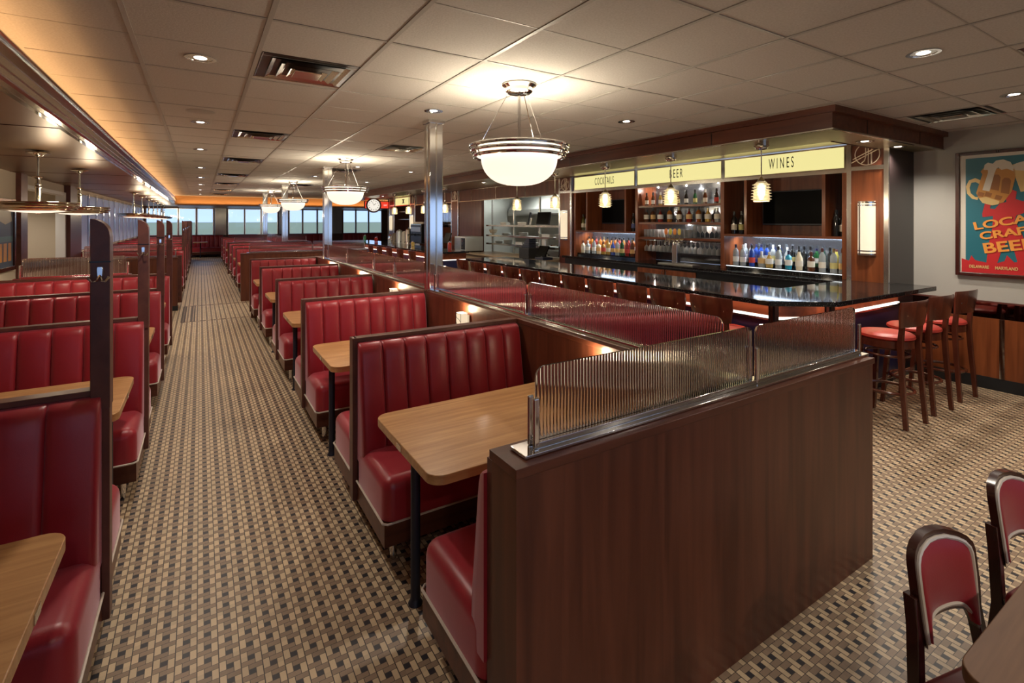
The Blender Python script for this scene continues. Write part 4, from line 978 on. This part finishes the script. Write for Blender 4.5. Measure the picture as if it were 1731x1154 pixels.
for i, (y, z, w_) in enumerate(((9.3, 1.421, .3), (10.3, 1.691, .4), (11.2, 1.691, .3), (10.45, 1.201, .3))):
    bxx = thing('food_tray', 'pale food tray on the pass shelf, %s' % ('middle tier near the right end', 'top tier near the middle', 'top tier near the left end', 'bottom tier near the middle')[i], 'tray', (6.80, y, z), group='trays on the pass shelf')
    MB().box(-.08, .04, -w_/2, w_/2, 0, .07).build('body', 'white_paint', bxx, bevel=.01); MB().box(-.085, .045, -w_/2-.005, w_/2+.005, .0705, .078).build('lid', 'steel_light', bxx)
for i, (y, z, n_, x) in enumerate(((9.0, 1.42, 7, 6.9), (9.6, 1.42, 6, 6.88), (10.5, 1.42, 8, 6.9), (11.3, 1.42, 5, 6.88), (10.0, 1.20, 6, 6.9), (11.2, 1.20, 9, 6.88), (11.7, 1.20, 5, 6.9))):
    for k in range(n_):
        if i == 0 and k == 0:
            pl = MB().lathe([(0, 0), (.07, 0), (.12, .014), (.125, .016), (.12, .018), (.07, .006), (0, .006)], (0, 0, 0), 20, caps=False).build('plate', 'white_paint'); pl.location = (x, y, z+.004); tag(pl, 'white dinner plate in a stack on the kitchen pass shelf', 'plate', 'white plates stacked on the pass shelf')
        else: cp(pl, (x, y, z+.004+.010*k))
for i, (y, x, l) in enumerate(((9.35, 6.70, 'large black order screen above the pass shelf'), (9.98, 6.74, 'smaller tilted black order screen beside the large one'))):
    m_ = thing('order_screen', l, 'screen', (x, y, 1.86), group='order screens'); s_ = .50 if i == 0 else .34
    m_.rotation_euler = (0, math.radians(10), math.radians(0 if i == 0 else -38))
    MB().box(-.015, .015, -s_/2, s_/2, -.15, .15).build('casing', 'iron', m_, bevel=.004); MB().box(-.018, -.0155, -s_/2+.012, s_/2-.012, -.138, .138).build('display', 'screen', m_); MB().box(.016, .05, -.03, .03, -.165, .02).build('arm', 'steel', m_)
ps = thing('cash_register', 'black touch-screen register on the service counter beside the pillar', 'register', (6.30, 8.80, .961))
MB().box(-.12, .14, -.15, .15, 0, .06).build('base', 'iron', ps, bevel=.006)
o = MB().box(-.012, .012, -.17, .17, -.12, .12).build('screen', 'screen', ps); o.location = (-.02, 0, .19); o.rotation_euler = (0, math.radians(28), 0)
MB().box(.0, .05, -.04, .04, .06, .2).build('stand', 'iron', ps)
pr = thing('coffee_grinder', 'dark angular machine with piled black parts beside the register', 'machine', (6.32, 9.35, .961))
MB().box(-.17, .17, -.20, .20, 0, .24).build('body', 'rubber', pr, bevel=.015)
for k in range(5): MB().box(-.14+.02*k, .05+.02*k, -.17+.03*k, .12-.01*k, .241+.042*k, .279+.042*k).build('stacked_part', 'iron', pr, bevel=.006)
MB().cyl((.1, .1, .24), (.1, .1, .45), .03).build('spout', 'chrome', pr)
cy = thing('canister', 'tall pale cylinder standing between machine and register', 'canister', (6.5, 9.02, .961)); MB().lathe([(0, 0), (.07, 0), (.07, .42), (.05, .44), (0, .44)], (0, 0, 0), 20, caps=False).build('body', 'steel_light', cy); MB().lathe([(.072, .1), (.072, .14)], (0, 0, 0), 20, caps=False).build('band', 'nickel', cy)
ov = thing('countertop_oven', 'square stainless countertop oven at the left end of the service counter', 'oven', (6.28, 12.30, .961))
MB().box(-.27, .27, -.33, .33, .03, .42).build('body', 'steel_light', ov, bevel=.01); MB().box(-.285, -.271, -.05, .31, .07, .38).build('door', 'steel', ov); MB().box(-.276, -.271, -.31, -.08, .07, .38).build('control_panel', 'black', ov)
for k in range(3): MB().cyl((-.276, -.2, .12+.09*k), (-.30, -.2, .12+.09*k), .02, n=12).build('knob', 'chrome', ov)
for sx in (-.22, .22):
    for sy in (-.28, .28): MB().cyl((sx, sy, 0), (sx, sy, .03), .02, n=10).build('foot', 'black', ov)
bw_ = thing('serving_bowl', 'cream bowl on a stand at the left end of the pass shelf', 'bowl', (6.80, 11.85, 1.421)); MB().lathe([(0, 0), (.05, 0), (.02, .03), (.09, .06), (.12, .15), (.11, .15), (0, .06)], (0, 0, 0), 20, caps=False).build('body', 'cream_wall', bw_)

# coffee station
cs = thing('station_counter', 'dark back counter carrying the coffee station', 'counter'); MB().box(6.0, 6.97, 14.05, 19.25, .90, .94).build('worktop', 'granite', cs); MB().box(6.08, 6.97, 14.05, 19.25, 0, .899).build('front', 'mahogany_v', cs)
fl = MB()
for k in range(26): fl.box(6.93, 6.965, 14.1+.11*k, 14.16+.11*k, 1.6, 2.36)
fl.build('fluted_backsplash', 'chrome', cs)
for k, z in enumerate((1.85, 2.15)): MB().box(6.70, 6.97, 17.6, 19.25, z, z+.03).build('wall_shelf', 'steel', cs)
em = thing('espresso_machine', 'large dark espresso machine with piled cups on top, left of the nearest chrome column', 'coffee machine', (6.45, 16.1, .941))
MB().box(-.25, .25, -.5, .5, .12, .72).build('body', 'black', em, bevel=.02); MB().box(-.3, .2, -.5, .5, 0, .11).build('drip_base', 'chrome_soft', em); MB().box(-.26, -.251, -.44, .44, .5, .66).build('front_panel', 'steel', em); MB().box(-.24, .24, -.48, .48, .72, .76).build('cup_rail', 'nickel', em)
for k in range(3): MB().tube([(-.25, -.3+.3*k, .42), (-.32, -.3+.3*k, .40), (-.42, -.3+.3*k, .38)], .018, 8).build('portafilter', 'iron', em)
cup = MB().lathe([(0, 0), (.028, 0), (.04, .07), (.037, .07), (.025, .006), (0, .006)], (0, 0, 0), 14, caps=False).build('coffee_cup', 'cream_wall'); cup.location = (6.3, 15.72, 1.702); tag(cup, 'cream coffee cup standing on top of the espresso machine', 'cup', 'coffee cups on the espresso machine')
for a in range(3):
    for b_ in range(8):
        if a or b_: cp(cup, (6.3+.12*a, 15.72+.11*b_, 1.702))
for i, (y, h, r_, mt, l, nme, ct) in enumerate(((14.3, .40, .10, 'steel_light', 'steel coffee urn right of the nearest chrome column', 'coffee_urn', 'urn'), (14.75, .5, .09, 'tan_stone', 'tan tall canister right of the nearest chrome column', 'canister', 'canister'), (17.0, .62, .12, 'chrome', 'tall chrome coffee urn below the sconce', 'coffee_urn', 'urn'), (17.5, .5, .10, 'cream_wall', 'cream carton stack beside the tall urn', 'canister', 'canister'), (18.0, .55, .12, 'steel_light', 'steel milkshake mixer on the distant counter', 'mixer', 'mixer'), (18.5, .42, .11, 'tan_stone', 'tan canister on the distant counter', 'canister', 'canister'), (18.95, .34, .12, 'nickel', 'nickel pot at the far end of the station counter', 'canister', 'pot'))):
    u = thing(nme, l, ct, (6.3, y, .941)); MB().lathe([(0, 0), (r_*1.1, 0), (r_*1.1, .04), (r_, .06), (r_, h*.85), (r_*.8, h*.92), (r_*.2, h*.97), (r_*.2, h), (0, h)], (0, 0, 0), 20, caps=False).build('body', mt, u); MB().tube([(-r_, 0, .12), (-r_-.05, 0, .12), (-r_-.05, 0, .08)], .01, 6).build('spigot', 'black', u)
tm = thing('order_terminal', 'black tilted order terminal right of the nearest chrome column', 'screen', (5.95, 12.95, .90)); 
MB().box(-.10, .12, -.14, .14, .0, .05).build('base', 'iron', tm); o = MB().box(-.012, .012, -.18, .18, -.15, .15).build('display', 'screen', tm); o.location = (-.02, 0, .42); o.rotation_euler = (0, math.radians(20), 0); MB().box(0, .04, -.03, .03, .05, .4).build('stand', 'iron', tm)
pd = thing('terminal_pedestal', 'narrow wooden pedestal under the tilted terminal', 'pedestal'); MB().box(5.75, 6.15, 12.78, 13.12, 0, .899).build('body', 'mahogany_v', pd); MB().box(5.74, 6.16, 12.77, 13.13, .86, .8995).build('top', 'frame_wood', pd)
# things standing on the second counter
for i, (y, x, h, r_, c, l) in enumerate(((11.0, 5.1, .20, .05, 'red', 'red condiment bottle on the distant counter'), (11.35, 4.95, .12, .05, 'clear', 'small glass jar on the distant counter'), (13.2, 5.0, .13, .05, 'gold', 'amber jar on the distant counter'), (15.2, 5.0, .14, .05, 'clear', 'glass sugar jar further along the distant counter'), (16.6, 5.0, .16, .06, 'red', 'red squeeze bottle further along the distant counter'), (17.6, 4.9, .2, .05, 'green', 'green bottle at the far end of the distant counter'))):
    j = thing('condiment_jar', l, 'jar', (x, y, 1.101)); MB().lathe([(0, 0), (r_, .003), (r_, h*.8), (r_*.7, h*.9), (r_*.5, h), (0, h)], (0, 0, 0), 16, caps=False).build('body', BOT[c], j); MB().lathe([(0, h*.9), (r_*.75, h*.9), (r_*.75, h+.01), (0, h+.012)], (0, 0, 0), 14, caps=False).build('lid', 'chrome', j)
# small signs in the distance
sg = thing('menu_sign', 'small yellow lit sign over the distant coffee station', 'sign'); MB().box(6.56, 6.60, 17.58, 19.28, 2.38, 2.71).build('frame', 'nickel', sg); MB().box(6.553, 6.56, 17.65, 19.2, 2.41, 2.69).build('lit_panel', 'sign_yellow', sg)
gm = MB(); gm.box(6.5505, 6.5525, 18.18, 18.42, 2.60, 2.63).box(6.5505, 6.5525, 18.24, 18.36, 2.50, 2.60).box(6.5505, 6.5525, 18.18, 18.42, 2.475, 2.50); gm.build('emblem', 'olive' if 'olive' in M_ else 'rubber', sg)
rs = thing('wall_sign', 'red lit sign beside the round clock', 'sign'); MB().box(5.55, 6.56, 20.0, 20.06, 2.30, 2.60).build('case', 'maroon', rs); MB().box(5.58, 6.53, 19.992, 19.9995, 2.32, 2.58).build('lit_panel', 'sign_red', rs)
MB().box(5.9, 5.93, 20.02, 20.04, 2.60, CE).box(6.3, 6.33, 20.02, 20.04, 2.60, CE).build('hanger', 'nickel', rs)
text_obj('EXIT', 'lettering', .085, 'clock_face', rs, (6.40, 19.99, 2.44), (PI/2, 0, 0), .8, .001)
ck = thing('wall_clock', 'round clock with dark rim hanging from the bar canopy', 'clock', (5.33, 18.0, 2.37), math.radians(-14))
MB().cyl((0, -.06, 0), (0, .06, 0), .27, n=40).build('rim', 'maroon', ck, bevel=.01); MB().cyl((0, -.068, 0), (0, -.0605, 0), .215, n=40).build('dial', 'clock_face', ck); MB().cyl((0, 0, .27), (0, 0, .33), .012).build('hanger', 'nickel', ck)
tk = MB()
for k in range(12):
    a = k*PI/6; tk.bar((.15*math.sin(a), -.070, .15*math.cos(a)), (.18*math.sin(a), -.070, .18*math.cos(a)), .028, .003)
tk.build('hour_marks', 'black', ck); MB().bar((0, -.072, 0), (.08, -.072, .07), .018, .003).bar((0, -.072, 0), (-.05, -.072, .13), .012, .003).build('hands', 'black', ck)

# ================================================================ BOOTH WALL LIGHTS on the middle wall
def make_bl():
    t = thing('booth_wall_light', 'x', 'wall light', group='small lit shades on the middle wall')
    # local: wall at x=0, shade toward -x
    MB().box(-.012, 0, -.075, .075, .90, 1.035).build('backplate', 'chrome_soft', t)
    MB().prism([(-.075, -.045), (-.09, 0), (-.075, .045), (-.013, .045), (-.013, -.045)], .90, 1.05, 'z').build('shade', 'sconce_glass', t)
    w_ = MB(); 
    for y in (-.045, .045): w_.tube([(-.078, y, .90), (-.078, y, 1.05)], .002, 5)
    for z0 in (.93, .98): w_.tube([(-.08-.012*(1-abs(u)), .045*u, z0+.03*(1+u)**.5) for u in (-1, -.6, -.2, .2, .6, 1)], .0018, 5)
    for z in (.90, 1.05): w_.tube([(-.078, -.045, z), (-.092, 0, z), (-.078, .045, z)], .003, 5)
    w_.build('wire_frame', 'iron', t)
    d = bpy.data.lights.new('booth_bulb', 'POINT'); d.energy = 2.2; d.color = (1, .8, .52); d.shadow_soft_size = .03
    o = bpy.data.objects.new('booth_bulb', d); COL.objects.link(o); o.parent = t; o.location = (-.055, 0, 1.075)
    return t
bl = make_bl(); bl.location = (1.934, 3.83, -.03); bl['label'] = 'small lit wall light above the second booth back'
for i, y in enumerate((2.15, 5.60, 7.25, 9.2)): dup(bl, (1.934, y, -.03), 0, ('small lit wall light just showing beside the foreground glass', 'small lit wall light, third along the middle wall', 'small lit wall light, fourth along the middle wall', 'small lit wall light furthest along the middle wall')[i])

# ================================================================ PICTURES
ps_ = thing('framed_poster', 'framed beer poster in teal and red on the right wall', 'poster', (RW-.002, 2.10, 0))
def pp(poly_, layer, mat, name):  # poly in (distance from left edge of frame interior, z) ; wall faces -x
    x = -.030-.0009*layer; mb = MB(); mb.ring([[(x-.0006, -u, z) for u, z in poly_], [(x, -u, z) for u, z in poly_]], smooth=False); return mb.build(name, mat, ps_)
W_ = .93
fr = MB()
fr.box(-.05, 0, -.035, 0, 1.20, 2.555).box(-.05, 0, -W_, -W_+.035, 1.20, 2.555).box(-.05, 0, -W_+.035, -.035, 1.20, 1.235).box(-.05, 0, -W_+.035, -.035, 2.52, 2.555)
fr.build('frame', 'chair_wood', ps_, bevel=.004)
MB().box(-.030, -.005, -W_+.035, -.035, 1.235, 2.52).build('paper', simple('poster_paper', (.58, .53, .44), .45), ps_)
teal = simple('poster_teal', (.012, .13, .17), .4); pred = simple('poster_red', (.48, .018, .022), .4); pam = simple('poster_amber', (.50, .22, .04), .4); pcr = simple('poster_cream', (.62, .56, .45), .4); por = simple('poster_orange', (.75, .30, .05), .4); pbr = simple('poster_brown', (.28, .10, .02), .4); py_ = simple('poster_straw', (.66, .46, .18), .4)
dx = .02
def sh_(l): return [(u+dx, z) for u, z in l]
pp([(.085, 2.485), (.845, 2.485), (.845, 1.27), (.085, 1.27)], 1, teal, 'sky_field')
pp(sh_([(.40, 2.38), (.50, 2.40), (.62, 2.36), (.66, 2.28), (.60, 2.12), (.50, 2.10), (.45, 2.30)]), 2, py_, 'second_mug')
pp(sh_([(.42, 2.36), (.47, 2.40), (.54, 2.42), (.62, 2.39), (.64, 2.33), (.55, 2.31), (.45, 2.33)]), 3, pcr, 'second_foam')
pp(sh_([(.52, 2.0), (.60, 2.12), (.66, 2.10), (.62, 1.95), (.52, 1.88), (.47, 1.86), (.454, 1.803), (.50, 1.70), (.56, 1.5), (.57, 1.27), (.50, 1.27), (.45, 1.50), (.40, 1.60), (.36, 1.50), (.30, 1.27), (.23, 1.27), (.25, 1.53), (.284, 1.724), (.289, 1.855), (.205, 1.842), (.203, 1.882), (.225, 1.99), (.245, 2.03), (.279, 2.012), (.264, 1.934), (.303, 1.926), (.341, 1.984), (.393, 2.0), (.389, 2.09), (.43, 2.13), (.472, 2.107), (.463, 2.03)]), 4, pred, 'figure')
hp = sh_([(.19, 2.241), (.145, 2.268), (.094, 2.247), (.068, 2.182), (.078, 2.1), (.119, 2.044), (.165, 2.029)]); hi_ = sh_([(.19, 2.194), (.15, 2.224), (.114, 2.219), (.099, 2.166), (.109, 2.105), (.145, 2.063), (.17, 2.06)])
pp(hp+hi_[::-1], 5, py_, 'mug_handle')
pp(sh_([(.19, 2.334), (.215, 2.371), (.454, 2.343), (.461, 2.247), (.435, 2.109), (.37, 1.996), (.332, 1.984), (.175, 2.049), (.153, 2.103), (.205, 2.306)]), 6, pam, 'mug')
pp(sh_([(.175, 2.049), (.235, 2.06), (.341, 2.01), (.332, 1.978), (.284, 1.966), (.205, 1.995)]), 7, py_, 'mug_base')
for a, b_ in ((.29, 2.26), (.37, 2.22)): pp(sh_([(a-.02, b_-.12), (a+.045, b_-.14), (a+.06, b_), (a+.045, b_+.03), (a+.01, b_+.035), (a-.01, b_+.01)]), 7, pbr, 'mug_facet')
for a, b_ in ((.19, 2.09), (.25, 2.085), (.33, 2.05)): pp(sh_([(a-.03, b_-.015), (a+.02, b_-.03), (a+.035, b_+.01), (a-.015, b_+.03)]), 8, pbr, 'mug_facet')
pp(sh_([(.215, 2.351), (.223, 2.404), (.25, 2.427), (.289, 2.41), (.313, 2.441), (.37, 2.448), (.426, 2.416), (.444, 2.37), (.449, 2.318), (.398, 2.348), (.356, 2.339), (.332, 2.367), (.317, 2.356), (.303, 2.311), (.262, 2.118), (.205, 2.134), (.25, 2.316), (.25, 2.348)]), 9, pcr, 'foam')
pp(sh_([(.032, 1.24), (.032, 1.389), (.094, 1.365), (.114, 1.427), (.145, 1.375), (.235, 1.354), (.303, 1.346), (.379, 1.378), (.398, 1.443), (.454, 1.37), (.55, 1.40), (.66, 1.35), (.72, 1.42), (.86, 1.38), (.86, 1.24)]), 6, pred, 'skyline')
def ptxt(s, u, z, size, rot, mat, sx=1, bold=.008): text_obj(s, 'lettering', size, mat, ps_, (-.0405, -u, z), (PI/2+0, 0, -PI/2), sx, .0008, bold=bold).rotation_euler = (Matrix.Rotation(-PI/2, 3, 'Z') @ Matrix.Rotation(PI/2, 3, 'X') @ Matrix.Rotation(math.radians(rot), 3, 'Z')).to_euler()
ptxt('LOCAL', .40, 1.79, .115, 12, por, 1.4, .0035); ptxt('CRAFT', .425, 1.675, .110, 11, por, 1.35, .0035); ptxt('BEER', .435, 1.535, .150, 10, por, 1.3, .004)
ptxt('DELAWARE', .197, 1.304, .046, 0, py_, .68, .001); ptxt('MARYLAND', .415, 1.301, .046, 0, py_, .72, .001)
pic = thing('framed_picture', 'framed picture in blue and orange on the left wall, cut by the frame', 'picture', (LW+.001, 9.75, 0))
f = MB(); f.box(0, .035, -.5, -.44, 1.08, 2.12).box(0, .035, .44, .5, 1.08, 2.12).box(0, .035, -.44, .44, 1.08, 1.14).box(0, .035, -.44, .44, 2.06, 2.12); f.build('frame', 'chair_wood', pic, bevel=.004)
MB().box(.002, .012, -.44, .44, 1.14, 2.06).build('print', simple('print_blue', (.06, .09, .13), .4), pic)
q = MB()
for k in range(4): q.box(.0122, .0135, -.38+.2*k, -.24+.2*k, 1.22, 1.48)
q.build('lit_windows', simple('print_orange', (.6, .28, .06), .4), pic); MB().box(.0122, .0132, -.42, .42, 1.50, 1.58).build('stripe', simple('print_teal', (.10, .22, .22), .4), pic); MB().prism([(-.4, 1.85), (-.2, 2.0), (.1, 1.95), (.3, 2.02), (.4, 1.8), (.1, 1.75)], .0122, .0134, 'x').build('glow', simple('print_glow', (.4, .34, .2), .4), pic)
mir = thing('framed_mirror', 'tall narrow dark-framed panel on the vestibule wall', 'picture', (-3.97, 11.6, 0)); MB().box(0, .02, -.2, .2, .9, 2.2).build('frame', 'mahogany_v', mir); MB().box(.02, .022, -.16, .16, .95, 2.15).build('print', 'chrome_soft', mir)

# ================================================================ FOREGROUND TABLE AND CHAIRS
dt = thing('dining_table', 'dark oak table top at the bottom right corner', 'table', (1.48, .44, 0), math.radians(0))
MB().prism(rrect(0, 1.15, -.76, 0, .07, 6), .725, .762).build('tabletop', 'walnut', dt, bevel=.004); MB().cyl((.55, -.38, .03), (.55, -.38, .725), .04, n=18).build('column', 'iron', dt); MB().box(.25, .85, -.42, -.34, 0, .03).box(.51, .59, -.68, -.08, .001, .031).build('base', 'iron', dt)
def make_chair(label):
    t = thing('dining_chair', label, 'chair', group='wooden chairs with red pads')
    # local: back plane near y=0 facing -y, width .34
    def ysh(z): return .05*(z-.45)/.4
    outl = []
    hw = .157
    outer = [(-hw*.90, .545), (-hw*.97, .63), (-hw, .72)]+[(-hw+.08*(1-math.cos(math.radians(a))), .795+.06*math.sin(math.radians(a))) for a in (0, 22, 45, 68)]+[(-.05, .866), (0, .869), (.05, .866)]+[(hw-.08*(1-math.cos(math.radians(a))), .795+.06*math.sin(math.radians(a))) for a in (68, 45, 22, 0)]+[(hw, .72), (hw*.97, .63), (hw*.90, .545)]
    n_ = len(outer); archp = []
    for i in range(n_):
        q_ = -1+2*i/(n_-1); archp.append((.132*q_, .535+.072*math.sqrt(max(0, 1-q_**4))))
    def cv(x_, z_): return ysh(z_)+.03*(1-(x_/.157)**2)
    def surf(oo, aa, yf, yb, steps, dome, name, mat, par):
        R_ = []
        for k in range(steps+1):
            f_ = k/steps; R_.append([(o_[0]+(a_[0]-o_[0])*f_, o_[1]+(a_[1]-o_[1])*f_) for o_, a_ in zip(oo, aa)])
        g_ = len(oo); vs_ = []; fs = []
        for k, row in enumerate(R_):
            e_ = dome*(1-abs(2*k/steps-1)**3)
            for x_, z_ in row: vs_.append((x_, cv(x_, z_)+yf-e_, z_))
        o0 = len(vs_)
        for row in R_:
            for x_, z_ in row: vs_.append((x_, cv(x_, z_)+yb, z_))
        for k in range(steps):
            for i in range(g_-1):
                q_ = k*g_+i; fs.append((q_, q_+1, q_+g_+1, q_+g_)); fs.append((o0+q_, o0+q_+g_, o0+q_+g_+1, o0+q_+1))
        for i in range(g_-1): fs.append((i, o0+i, o0+i+1, i+1)); q_ = steps*g_+i; fs.append((q_, q_+1, o0+q_+1, o0+q_))
        for k in range(steps):
            q_ = k*g_; fs.append((q_, q_+g_, o0+q_+g_, o0+q_)); q_ += g_-1; fs.append((q_, o0+q_, o0+q_+g_, q_+g_))
        mb = MB(); mb.add(vs_, fs, True); return mb.build(name, mat, par)
    surf(outer, archp, -.014, .014, 6, 0, 'back_frame', 'chair_wood', t)
    def lerp(a_, b_, f_): return (a_[0]+(b_[0]-a_[0])*f_, a_[1]+(b_[1]-a_[1])*f_)
    ctr = [(o_[0]*.5+a_[0]*.5, o_[1]*.5+a_[1]*.5) for o_, a_ in zip(outer, archp)]
    po = [(x_*.86, .70+(z_-.70)*.86) for x_, z_ in outer]; po[0] = (-.128, .560); po[-1] = (.128, .560)
    pa = [(x_*.86, z_+.022) for x_, z_ in archp]
    surf(po, pa, -.018, -.008, 8, .012, 'back_pad', 'red_vinyl', t)
    loop = po+pa[::-1][1:-1]
    MB().tube([(x_*1.02, cv(x_, z_)-.018, .70+(z_-.70)*1.015) for x_, z_ in loop], .0075, 6, closed=True).build('piping', 'piping', t)
    st_ = soft_box(-.21, .21, -.44, -.01, .42, .475, .03, 3).build('seat', 'red_vinyl', t); MB().box(-.205, .205, -.435, -.01, .37, .419).build('seat_frame', 'chair_wood', t)
    for sx in (-1, 1):
        MB().bar((sx*.19, -.41, 0), (sx*.185, -.40, .37), .03, .03, .042, .042).build('leg', 'chair_wood', t)
        MB().ring([[(sx*x_+dx_, y_+dy_, z_) for dx_, dy_ in ((-.016, -.02), (.016, -.02), (.016, .02), (-.016, .02))] for x_, y_, z_ in ((.185, .05, 0), (.178, .012, .40), (.150, .035, .60), (.155, .042, .70))], smooth=False).build('leg', 'chair_wood', t, bevel=.004)
    return t
c1 = make_chair('wooden chair with white-piped red back pad behind the bottom right table'); c1.location = (2.00, .585, 0); c1.scale = (.92, .92, .92); c1.rotation_euler.z = math.radians(-13)
dup(c1, (2.70, .585, 0), math.radians(-8), 'wooden chair with red pad cut off by the right edge of the picture')
